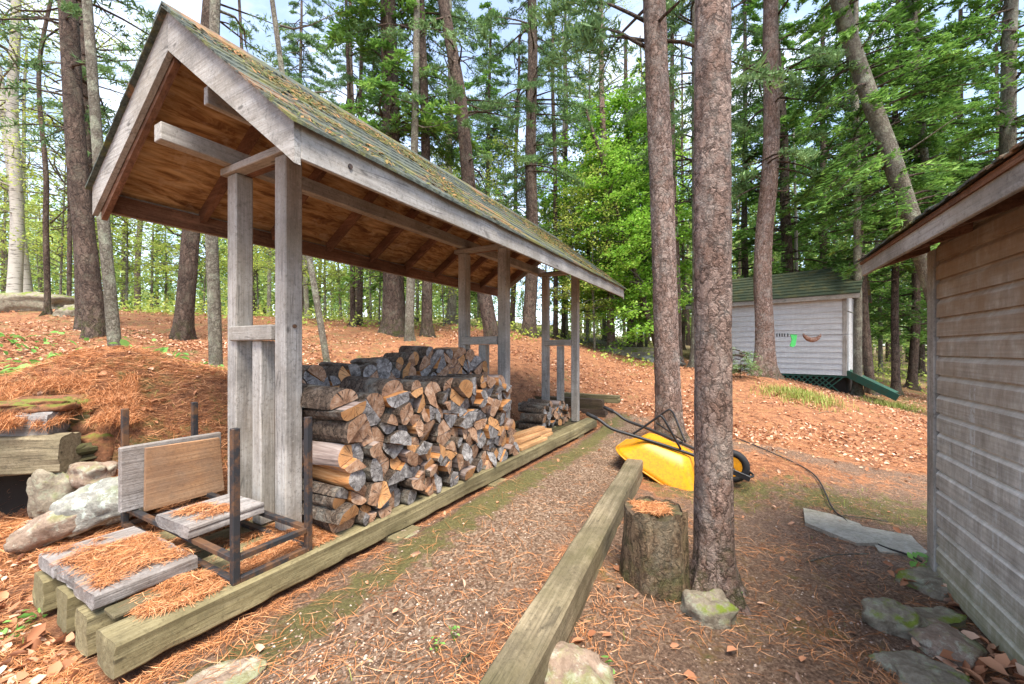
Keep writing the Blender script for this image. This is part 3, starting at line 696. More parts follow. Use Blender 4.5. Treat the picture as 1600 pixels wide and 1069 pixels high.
        if hide and cy < hide:
            rt = Matrix.Rotation(math.pi/2-AN, 4, 'Z'); w0 = W(c[0], vf, c[1]); b0 = len(HV)
            HV += [tuple(rt @ Vector(p)+w0) for p in V]; HF += [[b0+i for i in f] for f in Fs+T]; HM += mi+[0]*len(T); continue
        me = bpy.data.meshes.new('log'); me.from_pydata(V, [], Fs+T)
        for mm in (M['lend'], M['lbark'], M['lsplit']): me.materials.append(mm)
        me.polygons.foreach_set('material_index', mi+[0]*len(T)); me.update()
        o = link('firewood_log', me); o.rotation_euler = (0, 0, math.pi/2-AN+rnd.uniform(-.05,.05)); o.location = W(c[0], vf, c[1])
        out.append((o, cx, cy, sp, area, bark))
    if HV:
        me = bpy.data.meshes.new('log'); me.from_pydata(HV, [], HF)
        for mm in (M['lend'], M['lbark'], M['lsplit']): me.materials.append(mm)
        me.polygons.foreach_set('material_index', HM); me.update(); tag(link('firewood_log', me), 'lower logs of the back row hidden behind the front row', 'firewood log', kind='stuff')
    # labels from layer and place in the layer
    lay = {}
    for t in out: lay.setdefault(int((t[2]-base)/.105), []).append(t)
    for k, ts in lay.items():
        ts.sort(key=lambda t: t[1])
        for j, t in enumerate(ts):
            sh = 'split' if t[3] else 'round-backed'; sz = 'thick' if t[4] > .015 else ('thin' if t[4] < .007 else 'middling')
            bk = 'bark-covered' if t[5] < .8 else 'barkless'
            tag(t[0], f'{sz} {bk} {sh} log, {ordn(j)} from near end, {ordn(k)} layer of {rowname}', 'firewood log', 'split firewood stacked in the woodshed')
    return out
rd = random.Random(5)
front = pack(.945, lambda z: 3.12-.30*(z-.13), .131, lambda u: np.interp(u, [.9,1.4,1.9,2.5,3.1], [.92,.95,.97,.95,.88]), .048, .094, rd)
make_stack(front, .131, .035, .40, .45, 'front row', 1)
back = pack(.97, lambda z: 3.27, .131, lambda u: np.interp(u, [.95,1.5,2.0,2.3,2.9,3.25], [1.05,1.07,1.12,1.22,1.22,1.06]), .05, .10, rd)
back = [d for d in back]
make_stack(back, .131, .51, .30, .33, 'back row', 2, .01, .78)
small = pack(4.22, lambda z: 5.1, .131, lambda u: np.interp(u, [4.2,4.5,5.1], [.36,.48,.42]), .035, .07, rd)
make_stack(small, .131, .30, .34, .40, 'small far stack', 3)
# milled boards beside the stack
for (u, v, z, l, wd, rz, lb) in ((3.2,.05,.134,.62,.10,.02,'lowest pale sawn board at the foot of the log stack'),(3.28,.13,.134,.85,.09,.03,'long pale sawn board lying behind the lowest board by the logs'),(3.22,.17,.172,.92,.11,.05,'pale sawn board leaning on top of the other boards'),(3.25,.24,.21,.8,.10,.08,'topmost pale sawn board against the log stack')):
    o = MB().box(0, 0, 0, l, wd, .034, c=.002).build('sawn_board', M['fresh_x']); o.location = W(u, v, z); o.rotation_euler = (0, 0, math.pi/2-AN-rz); tag(o, lb, 'board', 'pale sawn boards beside the firewood')

# ================================================================== RACK, PANELS, SLABS on the near end of the deck
rk = empty('firewood_rack', W(.42,.04,.131), math.pi/2-AN, 'black steel firewood rack with four uprights on the deck end', 'log rack')
LR, WR_, TH = 1.24, .36, .016
for z in (.012, .115):
    for x in (0, WR_): MB().box(x-TH, TH+.001, z-.012, x+TH, LR-TH-.001, z+.012, c=.002).build('side_rail', M['steel'], rk)
    for y in (0, LR): MB().box(TH+.001, y-TH, z-.0125, WR_-TH-.001, y+TH, z+.0125, c=.002).build('end_rail', M['steel'], rk)
for x in (0, WR_):
    for y in (0, LR): MB().box(x-TH, y-TH, 0, x+TH, y+TH, .71, c=.003).build('upright', M['steel'], rk)
o = MB().box(0,0,0,.52,.04,.375, c=.006).build('wooden_panel', M['slab_x']); o.location = W(.35,1.115,.262); o.rotation_euler = (0, 0, math.pi/2-AN); tag(o, 'grey weathered plank standing on edge behind the tan board', 'plank')
o = MB().prism([(0,0,0),(.42,0,0),(.385,0,.36),(.0,0,.37)], (0,-.028,0)).build('wooden_panel', [M['tan_x']]); o.location = W(.45,1.108,.25); o.rotation_euler = (R(2), 0, math.pi/2-AN); tag(o, 'tan brown board leaning against the grey plank on the rack', 'board')
def needles_on(name, area, n, zf, par, label, ln=(.05,.11), tilt=.08, blob=None, wdt=.0011):
    (xa, xb, ya, yb) = area; x = rng.uniform(xa, xb, n*3); y = rng.uniform(ya, yb, n*3)
    cx, cy = (xa+xb)/2, (ya+yb)/2
    d = np.maximum(np.abs(x-cx)/(xb-xa)*2, np.abs(y-cy)/(yb-ya)*2)
    k = (fbm(x*7, y*7, 0, int(n) % 17, 3)+.55-.7*d**4) > rng.uniform(0, .8, n*3); x, y = x[k][:n], y[k][:n]; m = len(x)
    th = rng.normal(0, .9, m)+.6; L = rng.uniform(*ln, m)/2; z = zf(x, y)+rng.uniform(.001, .012, m)
    V, F_, T = strands(np.stack([x, y, z], -1), th, L, wdt, tilt)
    o = npmesh(name, V, F_, M['needle'], par, {'tint': T}); o['kind'] = 'stuff'
    if par is None: tag(o, label, 'pine needles')
    return o
def strands(C, th, L, wd, tilt):
    """thin bent blades: three cross sections"""
    m = len(C); d = np.stack([np.cos(th), np.sin(th), rng.normal(0, tilt, m)], -1)*L[:,None]; s = np.stack([-np.sin(th), np.cos(th), rng.uniform(-.6,.6,m)], -1)*wd
    bend = np.stack([-np.sin(th), np.cos(th), np.zeros(m)], -1)*(rng.normal(0, .18, m)*L)[:,None]+np.array([0,0,1])*(rng.uniform(0,.15,m)*L)[:,None]
    V = np.stack([C-d-s*.5, C-d+s*.5, C+bend-s, C+bend+s, C+d], 1)
    b = np.arange(m)*5; F_ = [np.stack([b, b+1, b+3, b+2], -1), np.stack([b+2, b+3, b+4], -1)]
    return V.reshape(-1, 3), F_, np.repeat(rng.uniform(0, 1, m), 5)
o = MB().rough(0,0,0,.37,.345,.06, c=.006, amp=.003, seed=5).build('wooden_slab', M['slab_x']); o.location = W(.39,.40,.262); o.rotation_euler = (0, 0, math.pi/2-AN+.03); tag(o, 'small square grey slab with needles laid on the rack rails', 'wooden slab')
needles_on('needle_litter', (.03,.34,.02,.30), 900, lambda x, y: np.full(len(x), .061), None, 'orange pine needles on the upper slab').location = W(.39,.40,.262)
bpy.data.objects['needle_litter'].rotation_euler = (0, 0, math.pi/2-AN+.03)
sb = empty('wooden_slab', W(.02,.284,.152), math.pi/2-AN+.02, 'wide grey three-plank slab covered with needles across the deck end', 'wooden slab')
for k, (y0, y1, dx) in enumerate(((0,.235,0),(.24,.47,.012),(.475,.705,.004))): MB().rough(dx,y0,0,.36+dx*.5,y1,.062, c=.007, amp=.003, seed=k+20).build('plank', M['slab_x'], sb)
n_ = needles_on('needle_cover', (.02,.36,.04,.70), 3800, lambda x, y: .062+.014*np.clip(fbm(x*9, y*9, 0, 3, 2), 0, 1), sb, '')
dk = needles_on('deck_needles', (.12,.95,.05,.36), 8200, lambda x, y: .133+.026*np.clip(fbm(x*6, y*9, 0, 8, 2)+.2, 0, 1)*ss(.02, .14, y), None, 'orange pine needles drifted on the deck beside the slab'); dk.location = W(0,0,0); dk.rotation_euler = (0,0,math.pi/2-AN)
dk2 = needles_on('deck_needles', (.33,1.05,.22,1.05), 9500, lambda x, y: .10+.05*np.clip(fbm(x*5, y*5, 0, 28, 2)+.3, 0, 1), None, 'orange pine needles between the deck beams under the rack'); dk2.location = W(0,0,0); dk2.rotation_euler = (0,0,math.pi/2-AN)

# ================================================================== KERB TIMBER, far timbers, left retaining wall
kt = MB().rough(0, -.08, -.14, 3.35, .08, .08, c=.014, amp=.006, seed=61).build('landscape_timber', M['mossy_x'])
d = Vector((math.sin(CUA), math.cos(CUA), 0)); kt.location = Vector((CUX, CUY, 0))-d*.25; kt.rotation_euler = (0, 0, math.pi/2-CUA); tag(kt, 'long square timber edging the right side of the gravel path', 'timber')
for (u0_, v0_, z0_, u1_, v1_, z1_, m_, lb) in ((5.72,-.08,.09,5.88,1.5,.26,'rotten_y','dark rotten timber at the bottom beyond the shed end'),(5.74,-.02,.262,5.90,1.45,.42,'rotten_y','dark rotten timber stacked on the bottom one beyond the shed'),(5.90,-.25,.36,6.03,.75,.48,'treated_y','short greenish timber lying on top of the dark timbers')):
    o = MB().rough(0,0,0,u1_-u0_,v1_-v0_,z1_-z0_, c=.014, amp=.012, seed=int(z0_*100)).build('landscape_timber', M[m_]); o.location = W(u0_, v0_, z0_-.02); o.rotation_euler = (0,0,math.pi/2-AN+random.uniform(-.05,.05)); tag(o, lb, 'timber', 'timbers beyond the shed')
def timber_px(pl, pr, h, dep, m_, lb, jit=.01):
    a, b_ = at(*pl), at(*pr); a.z = b_.z = (a.z+b_.z)/2; L = (b_-a).length; o = MB().rough(0,0,-h,L,dep,0, c=.014, amp=jit, seed=int(h*100)).build('landscape_timber', M[m_]); o.location = a
    o.rotation_euler = (0, 0, math.atan2(b_.y-a.y, b_.x-a.x)); return tag(o, lb, 'timber', 'timbers of the old retaining wall')
timber_px((-420,650,2.45), (74,650,2.72), .165, .17, 'slab_x', 'grey cracked upper timber of the retaining wall at left')
timber_px((-420,690,2.41), (92,690,2.69), .245, .17, 'mossy_x', 'green stained lower timber of the retaining wall at left')
timber_px((80,652,2.80), (140,640,2.95), .13, .15, 'rotten_x', 'rotten broken stub beside the grey upper timber', .035)
timber_px((96,700,2.76), (152,690,2.92), .13, .15, 'rotten_x', 'rotten dark stub beside the green lower timber', .03)
vd = MB().bar((-4.8,2.70,.2),(-2.95,3.01,.2),.16,.62,c=.01).build('hollow_shade_block', M['void']); tag(vd, 'near-black block painted as shade in the hollow under the retaining wall', kind='structure')  # solid block, the darkness of the hollow is put into its colour

# ================================================================== ROCKS
def rock(px, py, Y, sx, sy, sz, m_, lb, name='rock', rz=0., sink=.35, flat=0, zoff=0., grp=None, seed=None, tilt=(0,0), zc=None):
    sd = seed or random.randint(0, 9999); nu, nv_ = 48, 28
    th = np.linspace(0, 2*math.pi, nu, endpoint=False); ph = np.linspace(-math.pi/2, math.pi/2, nv_)
    T_, P = np.meshgrid(th, ph); x, y, z = np.cos(T_)*np.cos(P), np.sin(T_)*np.cos(P), np.sin(P)
    e = .62; x, y, z = np.sign(x)*np.abs(x)**.8, np.sign(y)*np.abs(y)**.8, np.sign(z)*np.abs(z)**(e)
    k = 1+.26*fbm(x*1.5+sd, y*1.5, z*1.5, sd, 2)+.10*(.5-np.abs(fbm(x*2.6, y*2.6, z*2.6, sd+5, 3)))+.035*fbm(x*9, y*9, z*9, sd+8, 2)
    x, y, z = x*k*sx/2, y*k*sy/2, z*k*sz/2
    if flat: z = np.minimum(z, sz*.33+.01*fbm(x*9, y*9, 0, sd, 3))
    V = np.stack([x, y, z], -1).reshape(-1, 3)
    i = (np.arange(nv_-1)[:,None]*nu+np.arange(nu)[None,:]); j = (np.arange(nv_-1)[:,None]*nu+(np.arange(nu)[None,:]+1) % nu)
    F_ = np.stack([i, j, j+nu, i+nu], -1).reshape(-1, 4)
    o = npmesh(name, V, F_, M[m_], smooth=True); p = at(px, py, Y); g_ = Hs(p.x, p.y) if zc is None else (p.z-sz*(.5-sink)-zoff)
    o.location = (p.x, p.y, g_+sz*(.5-sink)+zoff); o.rotation_euler = (tilt[0], tilt[1], rz); return tag(o, lb, 'rock', grp)
G = 'stones at the foot of the clapboard shed'
rock(1470,925,2.42,0.38,.22,.12,'rock','brown flat stone touching the shed corner trim', rz=.2, grp=G)
rock(1395,975,2.05,.24,.18,.17,'rock','pointed stone with bright moss on its face, leftmost by the shed', rz=-.6, grp=G)
rock(1462,960,2.1,.30,.15,.08,'rock','thin grey green flat stone between the corner and moss stone', rz=.15, flat=1, grp=G)
rock(1480,1000,1.92,.27,.24,.11,'rockb','smooth brown stone in the middle of the shed stones', rz=.4, grp=G)
rock(1440,1035,1.75,.30,.16,.10,'rock','mossy lichen covered stone nearest to the camera', rz=-.3, grp=G)
rock(1465,1068,1.66,.25,.16,.10,'rock','mossy green stone at the bottom edge under the pale stone', rz=-.2, grp=G)
rock(890,1060,1.60,.30,.24,.16,'rockb','rounded grey stone against the near end of the path timber', rz=-.3)
rock(1108,945,2.1,.24,.20,.16,'rock','mossy stone at the foot of the nearest pine', sink=.45)
rock(1045,918,2.22,.06,.05,.05,'rockp','small round grey pebble beside the stump')
rock(628,870,2.72,.26,.16,.09,'rockb','stone block under the front deck beam', zoff=-.03)
rock(345,1045,1.52,.30,.20,.08,'rockb','low broad stone below the near end of the beam', sink=.66, rz=.9, flat=1)
GL = 'boulders under the retaining wall'
rock(172,785,2.55,.44,.24,.24,'rockp','large pale slanted boulder left of the standing plank', rz=.45, grp=GL, tilt=(0,-.25), zc=1)
rock(100,818,2.46,.44,.22,.18,'rockb','brown boulder in front of the dark hollow', rz=.5, grp=GL, tilt=(0,-.3), zc=1)
rock(142,742,2.78,.26,.16,.16,'rockb','small brown stone wedged above the pale boulder', grp=GL, zc=1)
rock(85,775,2.74,.24,.18,.34,'rock','grey green stone under the timber end', grp=GL, zc=1)
rock(195,838,2.34,.35,.16,.12,'rock','dark stone between the pale boulder and the wide slab', rz=.4, grp=GL)
rock(185,1000,1.72,.12,.10,.14,'rockp','blue grey stone holding up the deck beams', grp=GL, zoff=-.02)
rock(62,482,10.2,2.2,.9,.55,'rock','long mossy ledge of rock on the crest at far left', rz=.1, sink=.4)
rock(115,487,9.7,.6,.5,.4,'rock','grey stone at the right end of the far left ledge', sink=.4)
rock(985,556,13.2,2.6,1.0,.45,'rock','low grey rock outcrop on the slope behind the shed end', rz=-.25, sink=.5)
rock(1030,563,12.4,1.3,.8,.35,'rockp','pale flat rock lying right of the slope outcrop', rz=-.2, sink=.5)
rock(635,468+25,16,.7,.5,.4,'rockp','pale boulder among the saplings beyond the slope', sink=.3)
for q, lb in ((((1255,796),(1300,806),(1343,821),(1372,851),(1338,852),(1258,819)),'left concrete paving slab crossed by the dark hose'),(((1347,822),(1424,836),(1432,846),(1450,862),(1440,867),(1374,862)),'right concrete paving slab reaching the shed corner')):
    zg_ = -.205; pts = []
    for px, py in q: Y_ = F*(HC-zg_)/(py-HY); pts.append(((px-800)/F*Y_, Y_))
    z = max(Hs(p[0], p[1]) for p in pts)+.008
    o = MB().prism([(p[0], p[1], z) for p in pts], (0,0,-.08)).build('paving_slab', M['concrete']); tag(o, lb, 'paving slab')
for (px, py, Y_, sx, sy, sz, rz, lb) in ((-60,640,2.78,1.1,.36,.12,.15,'mossy needle bank over the left end of the upper wall timber'),(60,634,2.90,.60,.36,.13,.15,'mossy bank bulging over the right end of the upper wall timber'),(120,655,3.0,.30,.26,.22,.3,'dark mossy clod hanging over the broken timber stubs'),(150,700,3.02,.30,.26,.26,.3,'needle covered clod below the broken stubs')):
    o = rock(px, py, Y_, sx, sy, sz, 'mossb', lb, 'mossy_clod', rz=rz, zc=1, grp=None); o['category'] = 'mossy clod'
# hose
hp = [(1150,693,5.0),(1205,715,4.55),(1270,745,4.15),(1300,785,3.55),(1318,805,3.38),(1345,838,3.1),(1380,860,2.92),(1415,875,2.8),(1440,890,2.7)]
pts = []
for px, py, Y in hp: p = at(px, py, Y); pts.append(Vector((p.x, p.y, Hs(p.x, p.y)+.022)))
o = MB().tube(smoothpts(pts, 8), .007, 8).build('garden_hose', M['hose']); tag(o, 'thin dark hose snaking over the ground and paving slabs', 'hose')

# ================================================================== STUMP
def lathe_rings(Hh, r0, prof, nz_, nth, sd, amp, fre, flute=0, top=True):
    t = np.linspace(0, 1, nz_); th = np.linspace(0, 2*math.pi, nth, endpoint=False); TT, ZZ = np.meshgrid(th, t)
    rr = r0*prof(ZZ); n1 = fbm(np.cos(TT)*fre, np.sin(TT)*fre, ZZ*Hh*.8/r0*.25, sd, 4)
    rr = rr*(1+amp*n1)+flute*r0*fbm(np.cos(TT)*2.2, np.sin(TT)*2.2, 0, sd+7, 2)*(1-ss(0,.35,ZZ*Hh/ (r0*3)))
    V = np.stack([np.cos(TT)*rr, np.sin(TT)*rr, ZZ*Hh], -1); return V
st = empty('tree_stump', (0,0,0), 0, 'short mossy tree stump with needles on top beside the nearest pine', 'stump')
p = at(1022, 0, 2.32); st.location = (p.x, p.y, Hs(p.x, p.y)-.02)
V = lathe_rings(.44, .168, lambda z: 1.0+.08*(1-z)**3-.02*z, 40, 96, 11, .09, 3.2); nzz, nth = V.shape[:2]
V[:,:,2] += (.03*fbm(np.cos(np.linspace(0,6.28,nth))*2, np.sin(np.linspace(0,6.28,nth))*2, 0, 5, 3))[None,:]*np.linspace(0,1,nzz)[:,None]**4
i = (np.arange(nzz-1)[:,None]*nth+np.arange(nth)[None,:]); j = (np.arange(nzz-1)[:,None]*nth+(np.arange(nth)[None,:]+1) % nth)
npmesh('bark', V.reshape(-1,3), np.stack([i,j,j+nth,i+nth],-1).reshape(-1,4), M['stump'], st, smooth=True)
Vt = [V[-1]*np.array([s_,s_,1])-np.array([0,0,.012+.02*(1-s_)])+np.stack([0*V[-1][:,0],0*V[-1][:,0],.01*fbm(V[-1][:,0]*s_*20,V[-1][:,1]*s_*20,0,3,3)],-1) for s_ in (.97,.8,.6,.4,.2,.02)]
Vt = np.array(Vt); k6 = 6; i = (np.arange(k6-1)[:,None]*nth+np.arange(nth)[None,:]); j = (np.arange(k6-1)[:,None]*nth+(np.arange(nth)[None,:]+1) % nth)
npmesh('cut_top', Vt.reshape(-1,3), np.stack([i,j,j+nth,i+nth],-1).reshape(-1,4), M['rotten_x'], st, smooth=True)
nd = needles_on('needle_cover', (-.13,.13,-.13,.13), 1300, lambda x, y: np.full(len(x), .432), st, '')

# ================================================================== WHEELBARROW (upside down)
hm = Vector((.96,4.72,.47)); wh = Vector((2.20,3.98,.03)); dx = (wh-hm).normalized(); dyv = Vector((.523,.852,0)); dyv = (dyv-dx*dyv.dot(dx)).normalized(); dzv = dx.cross(dyv)
rot = Matrix((dx, dyv, dzv)).transposed().to_quaternion()
wb = empty('wheelbarrow', hm, 0, 'yellow wheelbarrow lying upside down behind the nearest pine', 'wheelbarrow', quat=rot)
for s_ in (-1, 1):
    pts = smoothpts([(0,.29*s_,.03),(.14,.29*s_,.02),(.30,.285*s_,-.02),(.55,.25*s_,-.01),(.9,.17*s_,0),(1.25,.09*s_,0),(1.48,.075*s_,-.0)], 6)
    hd = MB().tube(pts, .0165, 10).build('handle', M['black'], wb)
    MB().tube([(-.005,.29*s_,.0305),(.12,.29*s_,.0215)], .021, 10).build('grip', M['rubber'], hd)
    lg = MB().tube(smoothpts([(.52,.255*s_,.01),(.60,.25*s_,.12),(.70,.245*s_,.27),(.74,.245*s_,.275),(.80,.24*s_,.22),(.98,.16*s_,.02)], 5), .011, 8).build('leg', M['black'], wb)
MB().tube([(.72,-.245,.275),(.72,.245,.275)], .010, 8).build('leg_brace', M['black'], wb) if 0 else None
MB().tube([(.70,-.245,.20),(.95,.15,.03)], .008, 8).build('leg_brace', M['black'], wb)
# tray : rim outline and floor outline, lofted
def rrect(x0, x1, yw0, yw1, z, n=10, rc=.1):
    pts = []; cs = [(x0+rc,-yw0+rc,math.pi,1.5*math.pi),(x1-rc,-yw1+rc,1.5*math.pi,2*math.pi),(x1-rc,yw1-rc,0,.5*math.pi),(x0+rc,yw0-rc,.5*math.pi,math.pi)]
    for cx, cy, a0, a1 in cs:
        for k in range(n): a = a0+(a1-a0)*k/(n-1); pts.append((cx+rc*math.cos(a), cy+rc*math.sin(a), z))
    return pts
prof = [(.66,1.02,.17,.14,-.022,.06),(.60,1.08,.22,.19,-.032,.09),(.53,1.15,.26,.24,-.13,.12),(.42,1.26,.315,.30,-.27,.14),(.385,1.295,.335,.32,-.318,.15)]
b = MB(); rr_ = []
for (x0,x1,a,c_,z,rc) in prof: rr_.append([(q[0], q[1], q[2]*min(1.22, 1+.9*(q[0]-.75))) for q in rrect(x0,x1,a,c_,z,10,rc)])
n = len(rr_[0]); vs = [p for r_ in rr_ for p in r_]; fs = [[k*n+i, k*n+(i+1) % n, (k+1)*n+(i+1) % n, (k+1)*n+i] for k in range(len(rr_)-1) for i in range(n)]
b.add(vs, fs, 0, True); ctr_ = (sum(p[0] for p in rr_[0])/n, 0, sum(p[2] for p in rr_[0])/n-.001); b.add([ctr_]+rr_[0], [[0, i+1, (i+1) % n+1] for i in range(n)], 0, False); tr = b.build('tray', M['yellow'], wb)
MB().tube(rr_[-1]+[rr_[-1][0]], .009, 8, caps=False).build('rolled_rim', M['yellow'], tr)
sm = tr.modifiers.new('solid', 'SOLIDIFY'); sm.thickness = .003
b = MB(); nseg = 28; ri = .125; ro = .175
for k in range(1): pass
cir = [Vector((1.44+math.cos(a)*.14, 0, math.sin(a)*.14+.01)) for a in np.linspace(0, 2*math.pi, 33)]
wl = MB(); vs = []; fs = []
for k in range(32):
    a = 2*math.pi*k/32
    for q in range(12):
        c_ = 2*math.pi*q/12; r_ = .128+.034*math.cos(c_)*(1+.03*(k % 2)); vs.append((1.44+math.cos(a)*r_, .042*math.sin(c_), .01+math.sin(a)*r_))
for k in range(32):
    for q in range(12): fs.append([k*12+q, k*12+(q+1) % 12, ((k+1) % 32)*12+(q+1) % 12, ((k+1) % 32)*12+q])
wl.add(vs, fs, 0, True); wh_ = wl.build('wheel', M['rubber'], wb)
MB().tube([(1.44,-.03,.01),(1.44,.03,.01)], .098, 24).build('wheel_rim', M['yellow'], wh_)
MB().tube([(1.44,-.10,.01),(1.44,.10,.01)], .010, 10).build('axle', M['steel'], wb)
MB().tube(smoothpts([(1.46,-.09,0),(1.60,-.085,-.0),(1.64,0,0),(1.60,.085,0),(1.46,.09,0)],5), .011, 8).build('nose_guard', M['black'], wb)
for s_ in (-1,1): MB().bar((1.28,.095*s_,-.005),(1.62,.095*s_,-.02),.012,.05).build('nose_bracket', M['black'], wb)

# ================================================================== CLAPBOARD SHED at right
SC = Vector((2.585, 2.496, 0)); SAN = math.atan2(341, 640)
sd_ = empty('clapboard_shed', (SC.x, SC.y, -.2), math.pi/2-SAN, 'weathered grey clapboard shed whose corner stands at the right edge', 'shed')
# local: x along +L (away), y = to the left of L ; wall occupies x<0
b = MB(); ex = .112; z = .02; k = 0
while z < 2.05:
    zt = min(z+ex+.012, 2.06); xa = -3.6
    j = random.uniform(-.002, .002)
    # boards cut in pieces with tiny irregularity
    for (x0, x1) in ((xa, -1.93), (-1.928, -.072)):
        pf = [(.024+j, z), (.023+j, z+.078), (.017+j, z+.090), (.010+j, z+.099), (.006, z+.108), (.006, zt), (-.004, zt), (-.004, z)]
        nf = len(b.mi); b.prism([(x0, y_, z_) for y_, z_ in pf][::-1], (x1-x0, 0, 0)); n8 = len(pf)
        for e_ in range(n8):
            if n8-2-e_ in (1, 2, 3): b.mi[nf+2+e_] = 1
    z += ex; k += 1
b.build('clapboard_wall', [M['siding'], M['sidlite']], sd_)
b = MB(); z = .02
while z < 2.05:
    zt = min(z+ex+.012, 2.06); b.prism([(.020, -.06, z), (.003, -.06, zt), (-.004, -.06, zt), (-.004, -.06, z)], (0, -2.2, 0)); z += ex
b.build('end_wall', M['siding'], sd_)
MB().box(-.070, -.07, -.02, .026, .034, 2.0, c=.004).build('corner_board', M['grey_z'], sd_)
MB().box(-.0, -.0, 0, .0, .0, 0) if 0 else None
MB().box(-3.6, -2.26, -.15, -.01, -.012, .015, c=.01).build('foundation', M['concrete'], sd_)
MB().box(-3.6, -2.25, .1, -.03, -.01, 2.0, c=.01).build('inner_wall', M['rotten_x'], sd_)
FO = .30; XE = .25; fz = 1.909                 # fascia offset, end overhang, fascia bottom above local 0
MB().box(-3.7, FO-.02, fz, XE, FO, fz+.085, c=.003).build('fascia', M['grey_x'], sd_)
b = MB().prism([(XE+.0, FO+.010, fz+.080), (-3.7, FO+.010, fz+.080), (-3.7, FO+.010, fz+.125), (XE, FO+.010, fz+.094)], (0, -.03, 0)); b.build('drip_board', M['rafter_x'], sd_)
sl_ = .42
b = MB().prism([(-3.75, FO-.04, fz+.13), (-3.75, -1.1, fz+.10+sl_*(FO+1.13)), (-3.75, -1.1, fz+.13+sl_*(FO+1.13)), (-3.75, FO-.04, fz+.15)][::-1], (XE+3.78, 0, 0)); b.build('roof', M['shingle'], sd_)
b = MB()
for k in range(90):
    x = -3.75+k*(XE+3.8)/90; q_ = .030*(1-k/90); j_ = random.uniform(-.003,.003); y_ = FO+.030+random.uniform(-.006,.006); b.prism([(x, y_, fz+.096+q_+j_), (x, FO-.22, fz+.205+q_), (x, FO-.22, fz+.217+q_), (x, y_, fz+.106+q_+j_)][::-1], (.0455,0,0))
b.build('shingle_edge', M['shingle'], sd_)
b = MB().prism([(-3.75, -1.1, fz+.10+sl_*(FO+1.13)), (-3.75, -2.6, fz+.10), (-3.75, -2.6, fz+.13), (-3.75, -1.1, fz+.13+sl_*(FO+1.13))][::-1], (XE+3.78, 0, 0)); b.build('roof', M['shingle'], sd_)
b = MB().prism([(XE-.03, FO, fz+.0), (XE-.03, -1.1, fz+sl_*(FO+1.1)), (XE-.03, -1.1, fz+.12+sl_*(FO+1.1)), (XE-.03, FO, fz+.12)][::-1], (.025, 0, 0)); b.build('rake_board', M['grey_y'], sd_) if 0 else None
b = MB().prism([(-3.6, .275, fz+.07), (-3.6, -.0, fz+.175), (-3.6, -.0, fz+.19), (-3.6, .275, fz+.085)], (3.84, 0, 0)); b.build('soffit', M['rafter_x'], sd_)
for k in range(8):
    x = -3.5+k*.5; MB().prism([(x, .275, fz+.005), (x, .026, fz+.09), (x, .026, fz+.16), (x, .275, fz+.068)], (.04, 0, 0)).build('rafter_tail', M['rafter_y'], sd_)

# ================================================================== CABIN far right
cr = Vector((8.56, 10.5, 0)); cd = Vector((-.695, .717, 0)); ca = math.atan2(cd.y, cd.x)   # local x runs left-away, local y = away from camera is -y
cb = empty('cabin', (8.56, 10.5, 0), ca, 'small pale grey cabin with green shingle roof among the trees', 'cabin')
# local y>0 is to the left of cd = (-.717,-.695) : toward camera
CL, CD_ = 3.72, 2.3; Z0, Z1 = .53, 2.62
b = MB(); z = Z0
while z < Z1-.02:
    b.prism([(0, .022, z), (0, .002, z+.155), (0, -.01, z+.155), (0, -.01, z)], (CL, 0, 0)); z += .15
b.build('wall', M['cabin'], cb)
MB().box(.01, -CD_, Z0, CL-.01, -.012, Z1, c=.01).build('inner_wall', M['cabin'], cb)
MB().box(-.02, -.06, Z0-.01, .07, .022, Z1-.03, c=.003).build('corner_board', M['grey_z'], cb)
rz0, rz1 = 2.60, 3.50
b = MB()
for k in range(9):
    t0, t1 = k/9, (k+1)/9; y0 = .22-t0*1.35; y1 = .22-t1*1.35-.02; za, zb_ = rz0+(rz1-rz0)*t0, rz0+(rz1-rz0)*t1
    b.prism([(-.30, y0, za+.03), (-.30, y1, zb_+.012), (-.30, y1, zb_), (-.30, y0, za)], (CL+.6, 0, 0))
b.build('shingle_roof', M['darksh'], cb)
b = MB().prism([(-.3, -1.13, rz1+.01), (-.3, -CD_-.3, rz0), (-.3, -CD_-.3, rz0-.03), (-.3, -1.13, rz1-.02)][::-1], (CL+.6, 0, 0)); b.build('shingle_roof', M['shingle'], cb)
MB().box(-.29, .185, rz0-.115, CL+.29, .205, rz0-.002, c=.003).build('fascia', M['grey_x'], cb)
# lattice skirt
b = MB(); zb0, zt = .0, Z0-.03
for k in range(30):
    x = .02+k*.13
    b.bar((x, .0, zb0), (x+(zt-zb0), .0, zt), .008, .03, up=(0,1,0)) if 0 else None
    b.prism([(x, 0, zb0), (x+.035, 0, zb0), (x+.035+(zt-zb0), 0, zt), (x+(zt-zb0), 0, zt)], (0, .008, 0))
    b.prism([(x+(zt-zb0), .01, zb0), (x+.035+(zt-zb0), .01, zb0), (x+.035, .01, zt), (x, .01, zt)], (0, .008, 0))
b.build('lattice_skirt', M['green_paint'], cb)
MB().box(-.02, -.03, zt-.03, CL, -.005, zt+.025, c=.002).build('skirt_rail', M['green_paint'], cb)
MB().box(.02, -CD_, 0, CL-.05, -.15, zt-.05, c=.002).build('underfloor', M['void'], cb)
